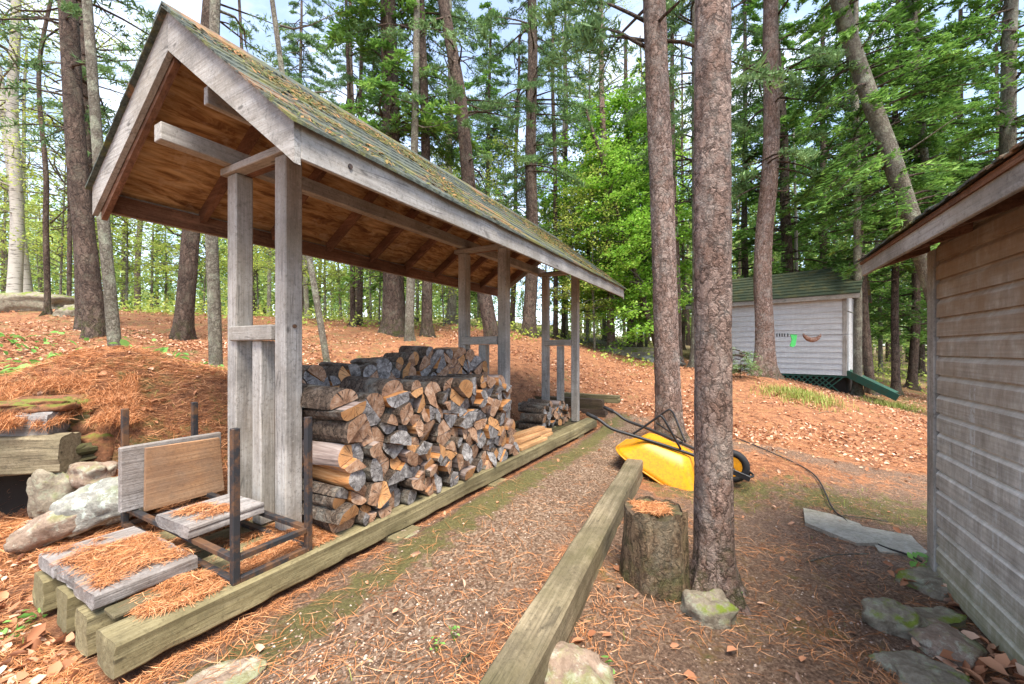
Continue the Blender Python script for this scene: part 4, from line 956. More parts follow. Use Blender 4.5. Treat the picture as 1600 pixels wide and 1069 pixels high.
# green ramp to the right of the cabin
a, b_ = at(1322, 583, 10.5), at(1403, 622, 9.6)
rp_ = MB(); rp_.bar((a.x, a.y, a.z), (b_.x, b_.y, b_.z), .035, .17)
o = rp_.build('ramp_stringer', M['green_paint']); ra = empty('green_ramp', (a.x, a.y, a.z), 0, 'dark green painted wooden ramp sloping down from the cabin corner', 'ramp')
o.parent = ra; o.location = -Vector((a.x, a.y, a.z)); 
o = MB().bar((a.x+.25,a.y+.45,a.z+.06), (b_.x+.25,b_.y+.45,b_.z+.06), .9, .03).build('ramp_deck', M['green_paint'], ra); o.location = -Vector((a.x, a.y, a.z))
# clothes line from the pine to the trees right of the cabin
l0, l1 = at(1189, 521, 9.6), at(1345, 522, 10.0)
o = MB().tube([l0, l0.lerp(l1,.5)-Vector((0,0,.03)), l1], .004, 5).build('clothes_line', M['black']); tag(o, 'thin line strung in front of the cabin wall from the pine', 'clothes line')
for k, px in enumerate((1214, 1218, 1222, 1226, 1231)):
    p = at(px, 525, 9.72); o = MB().box(-.012,-.006,-.05,.012,.006,.03, c=.002).build('clothes_peg', M['black']); o.location = p+Vector((0,0,.03)); tag(o, f'{ordn(k)} dark peg from the left on the line by the cabin', 'clothes peg', 'pegs on the clothes line')
def cloth(pts, th=.01): b = MB(); b.prism(pts, (0, th, 0)); return b
p = at(1239, 523, 9.75); q = [(-.06,0,0),(.10,0,.01),(.085,0,-.12),(.06,0,-.26),(-.0,0,-.30),(-.07,0,-.27),(-.02,0,-.12)]
o = cloth(q[::-1], .02).build('green_cloth', M['green_cloth']); o.location = p; tag(o, 'bright green cloth hanging from the line by the cabin', 'cloth')
V = []; b = MB(); b.tube(smoothpts([(-.20,0,.03),(-.14,0,-.06),(-.02,0,-.12),(.12,0,-.10),(.20,0,-.03),(.22,0,.02)],4), [.01,.02,.03,.04,.045,.05,.055,.058,.06,.06,.06,.055,.05,.045,.04,.03,.03,.025,.02,.015,.01], 10)
o = b.build('hanging_bundle', M['brown_cloth']); o.location = at(1268, 523, 9.8); tag(o, 'brown curved bundle hanging right of the green cloth', 'bundle')

# distant houses
for (px0, px1, py0, py1, Y, lb, mm) in ((770,868,497,522,52,'long white house with blue grey roof far beyond the shed','white_house'),(1000,1016,513,533,46,'tiny white house glimpsed between far trunks','white_house')):
    a, b_ = at(px0, py1, Y), at(px1, py0, Y); h_ = empty('house', (a.x, a.y, a.z), 0, lb, 'house'); wdt = b_.x-a.x; ht = b_.z-a.z
    MB().box(0, 0, -1, wdt, 5, ht*.5, c=.02).build('wall', M[mm], h_)
    MB().prism([(-.3,-.4,ht*.5),(-.3,2.5,ht*1.15),(-.3,5.4,ht*.5)][::-1], (wdt+.6,0,0)).build('roof', M['bluegrey_roof'], h_)
    for k in range(3): MB().box(wdt*(.15+.27*k), -.04, ht*.12, wdt*(.15+.27*k)+wdt*.1, -.002, ht*.4, c=.01).build('window', M['glass'], h_)
a = at(842, 521, 44); h_ = empty('outbuilding', (a.x, a.y, a.z), 0, 'low red brown outbuilding in front of the white house', 'outbuilding')
MB().box(-2, 0, -1, 2, 2.5, .9, c=.02).build('wall', M['rusty_wall'], h_); MB().prism([(-2.2,-.2,.9),(-2.2,1.25,1.5),(-2.2,2.7,.9)][::-1], (4.4,0,0)).build('roof', M['bluegrey_roof'], h_)

# ================================================================== TREES
def trunk_mesh(Hh, r, mat, sd, flare=.5, nth=20, nz_=46, amp=.05, wob=.015, limbs=0, lz=(2,8), top=.35, fine=False, llen=(.3,1.2)):
    z = (np.linspace(0, 1, nz_)**(1.6 if fine else 1.3)); th = np.linspace(0, 2*math.pi, nth, endpoint=False); TT, ZZ = np.meshgrid(th, z*Hh)
    zg_ = np.maximum(ZZ-.25, -.1); rr = r*(1-(1-top)*ZZ/Hh)*(1+flare*np.exp(-zg_/(r*1.25)))
    rr = rr*(1+amp*fbm(np.cos(TT)*2.4, np.sin(TT)*2.4, ZZ*1.3, sd, 3))
    if fine:
        e = fbm(np.cos(TT)*5.5, np.sin(TT)*5.5, ZZ*9, sd+3, 3); rr = rr*(1+.05*np.clip(e, -.6, .35))
    rr = rr*(1+.38*np.exp(-zg_/(r*1.5))*fbm(np.cos(TT)*2.1, np.sin(TT)*2.1, 0, sd+9, 2))
    wx, wy = wob*Hh*.25*vn(ZZ*.35, 0, 0, sd), wob*Hh*.25*vn(ZZ*.35, 5, 0, sd+1)
    w0x, w0y = wx[0,0], wy[0,0]
    V = np.stack([np.cos(TT)*rr+wx-w0x, np.sin(TT)*rr+wy-w0y, ZZ-.25], -1).reshape(-1, 3)
    i = (np.arange(nz_-1)[:,None]*nth+np.arange(nth)[None,:]); j = (np.arange(nz_-1)[:,None]*nth+(np.arange(nth)[None,:]+1) % nth)
    Fq = [np.stack([i,j,j+nth,i+nth],-1).reshape(-1,4)]; V = [V]; off = nz_*nth
    rn = random.Random(sd)
    for k in range(limbs):
        h = rn.uniform(*lz); a = rn.uniform(0, 6.28); L = rn.uniform(*llen); dr = rn.uniform(-.25, .35); r0 = .012+.008*L
        P = [Vector((math.cos(a)*t*L+.12*L*math.sin(t*5+k)*t, math.sin(a)*t*L, h+dr*L*t+.1*L*math.sin(t*4+k))) for t in (0,.3,.6,.85,1)]
        v, f = tubenp(P, [r0,r0*.8,r0*.6,r0*.4,r0*.15]); V.append(v); Fq.append(f+off); off += len(v)
    return np.concatenate(V), np.concatenate(Fq)
def tubenp(P, rad, seg=4):
    P = np.array([tuple(p) for p in P]); d = unit(np.gradient(P, axis=0)); up = np.array([0,0,1.]) if abs(d[0][2]) < .9 else np.array([1.,0,0])
    s = unit(np.cross(d, up)); b = np.cross(s, d); rad = np.array(rad)[:,None,None]; a = np.linspace(0, 2*math.pi, seg, endpoint=False)
    V = (P[:,None,:]+rad*(np.cos(a)[None,:,None]*s[:,None,:]+np.sin(a)[None,:,None]*b[:,None,:])).reshape(-1,3); n = len(P)
    i = (np.arange(n-1)[:,None]*seg+np.arange(seg)[None,:]); j = (np.arange(n-1)[:,None]*seg+(np.arange(seg)[None,:]+1) % seg)
    return V, np.stack([i,j,j+seg,i+seg],-1).reshape(-1,4)
def crown_conifer(sd, Hh, z0, Lm, nb, per=34, q=7, sz=(.03,.10), tuft=False, low=.6):
    """returns limb (V,F) and leaf (C,A,B,tint) in local tree space"""
    g_ = np.random.default_rng(sd); LV = []; LF = []; off = 0; C = []; A = []; B = []; T = []
    zs = z0+(Hh-z0)*np.sort(g_.uniform(0, 1, nb))**1.05
    for z in zs:
        t = (z-z0)/(Hh-z0); L = Lm*(1-t)**.75*g_.uniform(.55, 1.1)*(low+(1-low)*min(1, t*5)); L = max(L, .4); az = g_.uniform(0, 2*math.pi)
        d = np.array([math.cos(az), math.sin(az), 0]); s = np.array([-d[1], d[0], 0]); rise = g_.uniform(-.05, .35); dr = g_.uniform(.25, .6)
        tt = np.linspace(0, 1, 6); P = d*(tt*L)[:,None]+np.array([0,0,1])*(z+rise*L*tt-dr*L*tt**2)[:,None]+s*(.08*L*np.sin(tt*4+z))[:,None]
        v, f = tubenp(P, np.linspace(.012+.012*L, .003, 6), 3); LV.append(v); LF.append(f+off); off += len(v)
        m = int(per*(L/Lm)**.8*1.2)+4; tb = g_.uniform(.22 if not tuft else .4, 1.0, m); side = g_.choice([-1,1], m); tl = (.10+.38*(1-tb))*L*g_.uniform(.5,1,m)
        base = np.stack([np.interp(tb, tt, P[:,k]) for k in range(3)], -1)
        td = unit(d[None]*g_.uniform(.5,1,m)[:,None]+s[None]*(side*g_.uniform(.6,1.1,m))[:,None]+np.array([0,0,1])*g_.uniform(-.35,.1,m)[:,None])
        f_ = g_.uniform(0, 1, (m, q)); pc = base[:,None,:]+td[:,None,:]*(f_*tl[:,None])[:,:,None]+g_.normal(0, .03, (m,q,3))
        pc[:,:,2] -= (f_**2*tl[:,None])*.25
        if tuft: ax = unit(g_.normal(0, 1, (m,q,3))+np.array([0,0,.5])+td[:,None,:]*.9)
        else: ax = unit(td[:,None,:]+g_.normal(0, .45, (m,q,3))*np.array([1,1,.45]))
        nr_ = unit(g_.normal(0, .45 if not tuft else 1, (m,q,3))+np.array([0,0,1])); bx = unit(np.cross(ax, nr_))
        l_ = g_.uniform(sz[1]*.6, sz[1]*1.2, (m,q,1)); w_ = g_.uniform(sz[0]*.6, sz[0]*1.2, (m,q,1))
        C.append(pc.reshape(-1,3)); A.append((ax*l_).reshape(-1,3)); B.append((bx*w_).reshape(-1,3))
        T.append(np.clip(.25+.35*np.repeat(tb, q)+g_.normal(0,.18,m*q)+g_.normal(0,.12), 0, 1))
    return np.concatenate(LV), np.concatenate(LF), np.concatenate(C), np.concatenate(A), np.concatenate(B), np.concatenate(T)
def crown_leafy(sd, Hh, z0, Lm, nb, per=20, q=5, sz=(.03,.045), layer=True, spread=.22):
    g_ = np.random.default_rng(sd); LV = []; LF = []; off = 0; C = []; A = []; B = []; T = []
    for z in z0+(Hh-z0)*g_.uniform(0, 1, nb):
        t = (z-z0)/(Hh-z0); L = Lm*math.sin(math.pi*min(.98, .25+.72*t))*g_.uniform(.4, 1.1)+.15; az = g_.uniform(0, 2*math.pi)
        d = np.array([math.cos(az), math.sin(az), 0]); s = np.array([-d[1], d[0], 0]); rise = g_.uniform(.1, .7)
        tt = np.linspace(0, 1, 6); P = d*(tt*L)[:,None]+np.array([0,0,1])*(z+rise*L*tt-.15*L*tt**2)[:,None]+s*(.1*L*np.sin(tt*4+z*3))[:,None]
        v, f = tubenp(P, np.linspace(.008+.010*L, .002, 6), 3); LV.append(v); LF.append(f+off); off += len(v)
        m = int(per*(L/Lm))+3; tb = g_.uniform(.25, 1.0, m); base = np.stack([np.interp(tb, tt, P[:,k]) for k in range(3)], -1)
        base = base+g_.normal(0, spread*L*.5+.05, (m,3))*np.array([1,1,.35])
        pc = base[:,None,:]+g_.normal(0, .10, (m,q,3))*np.array([1,1,.4])
        nr_ = unit(g_.normal(0, .5, (m,q,3))+np.array([0,0,1.])); ax = unit(np.cross(nr_, g_.normal(0,1,(m,q,3)))); bx = np.cross(nr_, ax)
        l_ = g_.uniform(sz[1]*.6, sz[1]*1.2, (m,q,1)); C.append(pc.reshape(-1,3)); A.append((ax*l_).reshape(-1,3)); B.append((bx*l_*sz[0]/sz[1]).reshape(-1,3))
        T.append(np.clip(.5+g_.normal(0,.22,m*q)+g_.normal(0,.12), 0, 1))
    return np.concatenate(LV), np.concatenate(LF), np.concatenate(C), np.concatenate(A), np.concatenate(B), np.concatenate(T)
def crown_mesh(cr_, leafmat, barkmat, name='crown'):
    LV, LF, C, A, B, T = cr_; V, Fq, t = quads(C, A, B, T)
    mi = np.concatenate([np.ones(len(LF), int), np.zeros(len(Fq), int)])
    return npmesh(name, np.concatenate([LV, V]), np.concatenate([LF, Fq+len(LV)]), [leafmat, barkmat], attr={'tint': np.concatenate([np.zeros(len(LV)), t])}, midx=mi, make_obj=False)
CR = {}
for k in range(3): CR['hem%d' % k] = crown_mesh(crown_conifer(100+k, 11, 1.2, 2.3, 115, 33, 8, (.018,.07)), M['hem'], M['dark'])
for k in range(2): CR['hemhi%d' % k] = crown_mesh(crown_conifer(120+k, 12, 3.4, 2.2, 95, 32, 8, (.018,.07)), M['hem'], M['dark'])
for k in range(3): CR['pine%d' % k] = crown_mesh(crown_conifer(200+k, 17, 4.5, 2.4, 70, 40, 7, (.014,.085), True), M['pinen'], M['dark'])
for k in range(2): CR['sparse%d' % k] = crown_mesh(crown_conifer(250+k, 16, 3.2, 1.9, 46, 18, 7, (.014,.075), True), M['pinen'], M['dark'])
for k in range(2): CR['maple%d' % k] = crown_mesh(crown_leafy(300+k, 7.5, .9, 1.9, 95, 40, 7, (.034,.052)), M['mapl'], M['grey'])
for k in range(3): CR['spring%d' % k] = crown_mesh(crown_leafy(320+k, 5.0, .8, 1.0, 46, 20, 5, (.022,.034)), M['spr'], M['grey'])
for k in range(2): CR['tallspring%d' % k] = crown_mesh(crown_leafy(340+k, 14, 3.0, 2.2, 75, 22, 5, (.018,.03)), M['spr'], M['grey'])
ntree = [0]
def tree(px, py, Y, wpx, tpx, bark, crown, label, cat='tree', name='tree', group=None, Ht=None, flare=.5, cs=1., cz=1., limbs=6, lz=(2,7), zbase=None, fine=False, top=.4, wob=.015, moss=0, llen=(.3,1.2)):
    ntree[0] += 1; sd = ntree[0]*13
    X = (px-800)/F*Y
    zb = Hs(X, Y) if zbase is None else zbase
    B_ = Vector((X, Y, zb)); Tp = at(tpx, 0, Y); d = (Tp-B_).normalized(); quat = Vector((0,0,1)).rotation_difference(d)
    e = empty(name, B_, 0, label, cat, group, quat=quat)
    Hh = Ht or 16; r = wpx/F*Y/2
    V, Fq = trunk_mesh(Hh, r, None, sd, flare, 64 if fine else 20, 420 if fine else 46, .03 if fine else .05, wob, limbs, lz, top, fine, llen)
    npmesh('trunk', V, Fq, M[bark], e, smooth=True)
    if crown:
        o = link('crown', CR[crown], e); o.rotation_euler = (0, 0, random.uniform(0, 6.28)); o.scale = (cs, cs, cs*cz)
    return e
# --- named trunks, nearest first
tree(1115,915,2.30,56,1117,'pine',None,'nearest tall red pine trunk standing beside the stump', name='pine_tree', Ht=10, fine=True, flare=.5, limbs=0, top=.75, wob=.004)
tree(1045,690,5.0,38,1023,'pine','pine0','tall red pine standing behind the wheelbarrow', name='pine_tree', Ht=17, fine=True, flare=.25, limbs=0, lz=(3,8), top=.6, wob=.006)
tree(1197,588,9.5,27,1203,'pine','pine1','straight pinkish pine in front of the grey cabin', name='pine_tree', Ht=18, limbs=7, lz=(4,9), top=.5)
tree(1086,566,11.5,15,1083,'grey','pine2','slim grey pine just left of the nearest trunk', name='pine_tree', limbs=5)
tree(1062,562,12.5,9,1052,'pine','sparse1','thin reddish trunk between the two big pines', name='pine_tree', limbs=3)
tree(150,530,6.5,27,108,'dark','sparse0','thick dark pine leaning left at the far left', name='pine_tree', Ht=17, limbs=9, lz=(3.5,8), flare=.2)
tree(138,492,8.2,27,120,'dark','sparse1','dark pine just behind the thick leaning pine at left', name='pine_tree', Ht=17, limbs=7, flare=.3)
tree(183,585,5.0,17,142,'grey',None,'pale lichen covered trunk in front of the dark left pines', name='tree', Ht=9, limbs=0, lz=(1,2.5), llen=(.2,.5), flare=.2, top=.45)
tree(285,530,8.0,25,322,'dark','sparse0','dark reddish pine trunk left of the near posts', name='pine_tree', Ht=17, limbs=5, flare=.3)
tree(338,600,5.0,18,343,'grey',None,'slim brown trunk just left of the near post', name='tree', Ht=13, limbs=4, flare=.2)
tree(512,570,6.0,10,432,'grey',None,'thin grey trunk right of the near posts', name='tree', Ht=12, limbs=6, flare=.2)
tree(551,515,11.0,8,540,'dark','sparse1','left one of a pair of thin dark trunks seen under the roof', name='tree', Ht=12, limbs=3)
tree(562,515,11.4,9,560,'dark','sparse0','right one of a pair of thin dark trunks seen under the roof', name='tree', Ht=12, limbs=3)
tree(617,520,10.0,32,604,'dark','hem0','very thick dark pine with flared base beyond the log stack', name='pine_tree', Ht=18, cs=1.25, limbs=8, flare=.55)
tree(639,530,9.0,14,650,'grey',None,'pale smooth trunk right in front of the thick pine', name='tree', Ht=13, limbs=4, flare=.2)
tree(667,530,9.6,17,652,'dark','pine0','brown trunk leaning left beside the thick pine', name='pine_tree', Ht=16, limbs=5, flare=.3)
tree(770,548,9.5,23,700,'dark','sparse0','brown pine leaning left behind the middle post frame', name='pine_tree', Ht=17, limbs=8, flare=.25, top=.5)
tree(826,526,12.0,21,828,'dark','pine1','straight grey brown pine left of the far post frame', name='pine_tree', Ht=18, limbs=9, lz=(3,10))
tree(868,524,13.5,8,866,'dark','sparse1','thin dark trunk seen between the far posts', name='tree', limbs=6)
tree(880,524,15,7,888,'dark','sparse0','second thin dark trunk seen between the far posts', name='tree', limbs=6)
tree(955,540,13.5,12,936,'pine','sparse1','slender pinkish pine right of the shed end', name='pine_tree', limbs=7)
tree(918,538,14.5,6,922,'grey','maple0','thin maple whose bright leaves hang over the shed end', name='maple_tree', Ht=11, cs=1.15)
tree(986,546,14.0,12,975,'dark','maple1','brown trunk with bright green leaves right of the slender pine', name='maple_tree', Ht=11, cs=1.2)
tree(1000,548,14.6,8,1012,'dark','maple0','dark twin trunk in the bright green clump', name='maple_tree', Ht=10, cs=1.1)
tree(1034,566,12.0,10,860,'dark','maple1','dark trunk leaning strongly left behind the barrow pine', name='maple_tree', Ht=8, cs=.9, limbs=3)
tree(1530,640,8.5,27,1313,'grey','hemhi0','thick grey tree leaning left over the clapboard shed roof', name='tree', Ht=17, limbs=8, lz=(5,10), top=.6, cs=1.1)
tree(1340,590,10.6,12,1338,'grey',None,'pale trunk rising at the right corner of the cabin', name='tree', Ht=13, limbs=6)
tree(1360,588,11.2,13,1328,'dark','hemhi1','dark leaning trunk right of the cabin corner', name='hemlock_tree', Ht=13, limbs=6)
tree(1235,560,14.5,17,1212,'dark','hem2','dark trunk rising behind the cabin roof', name='hemlock_tree', Ht=16, cs=1.3)
tree(1247,560,14.8,7,1236,'birch',None,'thin white birch right behind the cabin roof', name='birch_tree', Ht=9, limbs=3)
tree(1578,600,10.0,24,1578,'grey','hemhi1','grey trunk at the top right above the shed roof', name='hemlock_tree', Ht=17, cs=1.2, limbs=8)
tree(1470,600,11.5,13,1425,'grey','hemhi0','grey slender trunk left of the top right trunk', name='hemlock_tree', Ht=16, cs=1.25, limbs=8)
tree(1400,595,11.8,11,1402,'dark','hemhi0','dark hemlock in the gap between cabin and shed', name='hemlock_tree', Ht=13, cs=1.1)
tree(1425,590,13.4,12,1432,'dark','hem1','hemlock close to the left side of the shed eave', name='hemlock_tree', Ht=14, cs=1.2)
tree(1290,560,16.5,12,1290,'dark','hem0','tall hemlock standing behind the middle of the cabin', name='hemlock_tree', Ht=15, cs=1.45)
tree(1165,560,16.0,11,1165,'dark','hem1','hemlock behind the left part of the cabin', name='hemlock_tree', Ht=15, cs=1.4)
tree(1500,560,16.0,12,1505,'dark','hem0','hemlock directly above the shed eave', name='hemlock_tree', Ht=15, cs=1.4)
tree(1040,560,20.0,12,1030,'dark','hem0','hemlock behind the gap of the two large pines', name='hemlock_tree', Ht=15, cs=1.35)
tree(22,505,11.0,17,16,'birch','tallspring0','left one of two white birches at the left edge', name='birch_tree', Ht=15, limbs=6)
tree(45,505,11.8,15,-20,'birch','tallspring1','right one of two white birches at the left edge', name='birch_tree', Ht=15, limbs=6)
tree(74,495,9.5,8,92,'dark',None,'thin crooked dark trunk between birches and dark pine', name='tree', Ht=10, limbs=8, lz=(1.5,6), wob=.05)
tree(108,492,10.5,6,100,'dark','tallspring0','thin straight trunk touching the dark leaning pine', name='tree', Ht=12, limbs=6)
tree(705,520,14,14,697,'grey','pine2','grey pine rising above the middle of the shed roof', name='pine_tree', Ht=18, limbs=8, lz=(4,11))
tree(760,520,19,9,765,'dark','hem0','hemlock between grey pine and straight pine above the roof', name='hemlock_tree', Ht=15, cs=1.35, limbs=6)
tree(560,515,18,9,545,'dark','pine0','pine rising above the roof left of the thick pine', name='pine_tree', Ht=17, limbs=6)
tree(470,510,19,8,470,'dark','pine2','distant pine above the roof near the gable', name='pine_tree', Ht=15, limbs=6)
tree(395,508,17,8,372,'dark','sparse1','slender pine above the gable slope', name='pine_tree', Ht=16, limbs=6)
# --- saplings beyond the slope
sap = []
rs = random.Random(21); xs = [-30,15,60,95,130,175,205,232,258,300,325,372,402,440,470,500,530,575,600,645,690,705,745,790,850,900,935,965,1010]
for k, px in enumerate(xs):
    Y = rs.uniform(11.5, 17); t = rs.choice([0,1,2]); lo = px < 60
    h = rs.uniform(4.2, 6)
    e = tree(px+rs.uniform(-8,8), 510, Y, rs.uniform(2.6,5), px+rs.uniform(-25,25), 'grey', 'spring%d' % t, f'{ordn(k)} thin yellow-green sapling from the left beyond the needle slope', 'sapling', 'sapling', 'thin saplings beyond the needle slope', Ht=h, cs=h/4.6, limbs=4, lz=(1,3), flare=.1, top=.2, wob=.05)
rs = random.Random(33)
for k, px in enumerate([30,215,420,480,600,720,800,885,945,1012,1068,1376,1440,1475]):
    Y = rs.uniform(17, 24)
    tree(px, 515, Y, rs.uniform(5,9), px+rs.uniform(-15,15), rs.choice(['dark','grey']), rs.choice(['hem0','hem1','pine1','tallspring0','tallspring1']), f'{ordn(k)} distant forest tree from the left behind the saplings', 'tree', 'forest_tree', 'distant trees behind the saplings', Ht=14, cs=1.15, limbs=4)
for (px, Y, cr_, lb) in ((1335,20,'hem1','hemlock far behind the cabin ridge'),(1440,19,'hem2','hemlock far behind the gap beside the shed'),(1225,21,'hem0','hemlock far behind the pinkish pine'),(1560,19,'hem1','hemlock far behind the shed roof')):
    tree(px, 555, Y, 9, px, 'dark', cr_, lb, name='hemlock_tree', Ht=16, cs=1.5, limbs=0)
# small pine seedling
e = empty('pine_seedling', (0,0,0), 0, 'tiny young pine in front of the cabin wall', 'seedling'); p = at(1157, 0, 9.0); e.location = (p.x, p.y, Hs(p.x, p.y))
c_ = crown_conifer(77, .62, .12, .24, 26, 10, 4, (.008,.03)); LV, LF, C, A, B, T = c_; V, Fq, t = quads(C, A, B, np.clip(T+.3, 0, 1))
npmesh('foliage', np.concatenate([LV, V]), np.concatenate([LF, Fq+len(LV)]), [M['pinen'], M['dark']], e, {'tint': np.concatenate([np.zeros(len(LV)), t])}, midx=np.concatenate([np.ones(len(LF), int), np.zeros(len(Fq), int)]))
MB().tube([(0,0,-.03),(.01,0,.3),(0,0,.6)], [.008,.006,.002], 6).build('stem', M['dark'], e)

# --- far woodland as one mass (stuff)
g_ = np.random.default_rng(5); C = []; A = []; B = []; T = []; TV = []; TF = []; off = 0
for k in range(430):
    Y = g_.uniform(26, 75); px = g_.uniform(-500, 2100) if k < 350 else g_.uniform(980, 1700); X = (px-800)/F*Y; 
    hgt = g_.uniform(5, 10) if 150 < px < 950 else g_.uniform(9, 16)
    if 760 < px < 880 and Y < 55: continue
    z0 = float(H(np.array([X]), np.array([Y]), False)[0]); m = int(900); th = g_.uniform(0, 6.28, m); h = g_.uniform(.05, 1, m)**.8; con = g_.random() < .5
    rad = hgt*(.22*(1-h)+.03 if con else .26*np.sin(np.pi*np.clip(h, .05, .97)))*g_.uniform(.2, 1, m)**.5
    c = np.stack([X+np.cos(th)*rad, Y+np.sin(th)*rad, z0+h*hgt+.4*np.sin(th*3+k)], -1); s = g_.uniform(.09, .20, (m,1))
    ax = unit(g_.normal(0,1,(m,3))*np.array([1,1,.5])); bx = unit(np.cross(ax, g_.normal(0,1,(m,3))+np.array([0,0,1])))
    C.append(c); A.append(ax*s); B.append(bx*s*.6); T.append(np.clip(g_.normal(.2 if con else .72, .15, m), 0, 1))
    v, f = tubenp([(X, Y, z0-.5), (X+g_.normal(0,.2), Y, z0+hgt*.5), (X+g_.normal(0,.3), Y, z0+hgt*.95)], [.16,.11,.03], 5); TV.append(v); TF.append(f+off); off += len(v)
V, Fq, t = quads(np.concatenate(C), np.concatenate(A), np.concatenate(B), np.concatenate(T)); TV = np.concatenate(TV); TF = np.concatenate(TF)
o = npmesh('far_woodland', np.concatenate([TV, V]), np.concatenate([TF, Fq+len(TV)]), [M['farl'], M['dark']], attr={'tint': np.concatenate([np.zeros(len(TV)), t])}, midx=np.concatenate([np.ones(len(TF), int), np.zeros(len(Fq), int)]))
tag(o, 'far-off green wood filling the background', 'woodland', kind='stuff')
# understory brush
n = 60000; px = rng.uniform(-300, 1700, n); Y = rng.uniform(10.5, 26, n); X = (px-800)/F*Y; z = H(X, Y)
m_ = (fbm(X*.6, Y*.6, 0, 50, 3)+.35 > rng.uniform(-.2, .9, n))&((px < 1060) | (px > 1350))&~((px > 1040)&(Y < 12.5)); X, Y, z = X[m_], Y[m_], z[m_]; n = len(X)
hh = rng.uniform(0, 1, n)**1.6*(.35+.9*np.clip(fbm(X*.5, Y*.5, 0, 60, 2)+.4, 0, 1)*ss(11, 14, Y))
C = np.stack([X, Y, z+hh], -1); nr_ = unit(rng.normal(0,.6,(n,3))+np.array([0,0,1.])); ax = unit(np.cross(nr_, rng.normal(0,1,(n,3)))); bx = np.cross(nr_, ax); s = rng.uniform(.03,.075,(n,1))
V, Fq, t = quads(C, ax*s, bx*s*.55, np.clip(rng.normal(.5,.25,n), 0, 1)); o = npmesh('undergrowth', V, Fq, M['spr'], attr={'tint': t}); tag(o, 'yellow-green undergrowth covering the ground beyond the slope', 'undergrowth', kind='stuff')

# ================================================================== GROUND LITTER (stuff)
def on_ground(n, xr, yr, wf, seed):
    g_ = np.random.default_rng(seed); X = g_.uniform(*xr, n*3); lo, hi = yr; Y = lo*(hi/lo)**g_.uniform(0, 1, n*3) if lo > 0 else g_.uniform(lo, hi, n*3)
    X = X if xr[1]-xr[0] < 0 else g_.uniform(-1.32, 1.32, n*3)*Y   # inside a wedge of view and a little beyond
    k = wf(X, Y) > g_.uniform(0, 1, n*3); X, Y = X[k][:n], Y[k][:n]
    u, v = UV(X, Y); k = ~((u > -.02)&(u < 5.6)&(v > 0)&(v < 1.0))&(Y > .7)
    s = curb_s(X, Y); k &= ~((np.abs(s) < .085)&(Y < 4.3)); sx, sy = X-SC.x, Y-SC.y
    k &= ~(((sx*math.cos(SAN)-sy*math.sin(SAN)) > -.02)&((sx*math.sin(SAN)+sy*math.cos(SAN)) < .03))
    X, Y = X[k], Y[k]; return X, Y, H(X, Y)
def zn(i): return lambda x, y: zones(x, y)[i]
X, Y, Z = on_ground(90000, (0,1), (1.0, 7.0), lambda x, y: np.clip(zones(x, y)[0]**1.3*.9+.02, 0, 1)*np.clip(.55+.6*fbm(x*2.5, y*2.5, 0, 71, 3), .03, 1), 1); n = len(X)
V, Fq, T = strands(np.stack([X, Y, Z+rng.uniform(.001,.016,n)], -1), rng.uniform(0, 6.28, n), rng.uniform(.03,.065,n), .0011, .12)
V = V.reshape(-1,5,3); sc = (1+.35*np.maximum(Y-2,0))[:,None,None]; ctr = V.mean(1, keepdims=True)
o = npmesh('needle_litter', V.reshape(-1,3), Fq, M['needle'], attr={'tint': T}); tag(o, 'orange pine needles scattered over the ground', 'pine needles', kind='stuff')
# dead leaves
def leaves(X, Y, Z, smin, smax, flat=.35):
    n = len(X); nr_ = unit(rng.normal(0, flat, (n,3))+np.array([0,0,1.])); ax = unit(np.cross(nr_, rng.normal(0,1,(n,3)))); bx = np.cross(nr_, ax); s = rng.uniform(smin, smax, (n,1))
    C = np.stack([X, Y, Z+.006+rng.uniform(0,.018,n)], -1); A = ax*s; B = bx*s*rng.uniform(.45,.75,(n,1)); U = nr_*s*rng.uniform(.0,.45,(n,1))
    V = np.stack([C-A, C-A*.3+B+U, C+A*.45+B*.7+U, C+A, C+A*.4-B*.8+U*.8, C-A*.35-B+U], 1); b = np.arange(n)*6
    return V.reshape(-1,3), [np.stack([b, b+1, b+2, b+3], -1), np.stack([b, b+3, b+4, b+5], -1)], np.repeat(np.clip(rng.beta(1.6,1.6,n),0,1), 6)
def wl_(x, y):
    return wl0(x, y)*np.where((y < 4.3)&(x > -1.6), .12, 1)
def wl0(x, y):
    u, v = UV(x, y); s = curb_s(x, y); slope = ss(4.6, 5.8, y)*(1-ss(13, 17, y)); lf = (1-ss(-1.9, -1.6, x+.0*y))*(1-ss(2.4, 2.7, y))*.10
    pt = ((v < 0)&(s < 0)&(y < 6.5))
    return np.where(pt, .015, np.clip(slope*np.clip(.45+1.1*fbm(x*1.3, y*1.3, 0, 81, 4), .04, 1)+lf*.5+.03, 0, 1))
X, Y, Z = on_ground(60000, (0,1), (1.0, 16), wl_, 2); V, Fq, T = leaves(X, Y, Z, .009, .034, .5); o = npmesh('dead_leaves', V, Fq, M['dead'], attr={'tint': T}); tag(o, 'pale dead leaves lying over the orange slope', 'leaves', kind='stuff')
# large curled leaves by the camera-left corner and below the shed wall
for (px, py, Y_, n, sp, lb) in ((35,990,1.75,26,.25,'large dry oak leaves at the bottom left corner'),(1545,1030,1.75,60,.16,'curled brown leaves against the shed wall foot'),(1500,900,2.4,40,.14,'brown leaves between shed corner and stones')):
    c = at(px, py, Y_); X = rng.normal(c.x, sp, n); Y = rng.normal(c.y, sp*.8, n)
    if px > 1400: X = np.minimum(X, SC.x-(SC.y-Y)*math.tan(SAN)-.03)
    V, Fq, T = leaves(X, Y, H(X, Y)+rng.uniform(0,.03,n), .025, .05, .6); o = npmesh('dead_leaves', V, Fq, M['dead'], attr={'tint': T}); tag(o, lb, 'leaves', kind='stuff')
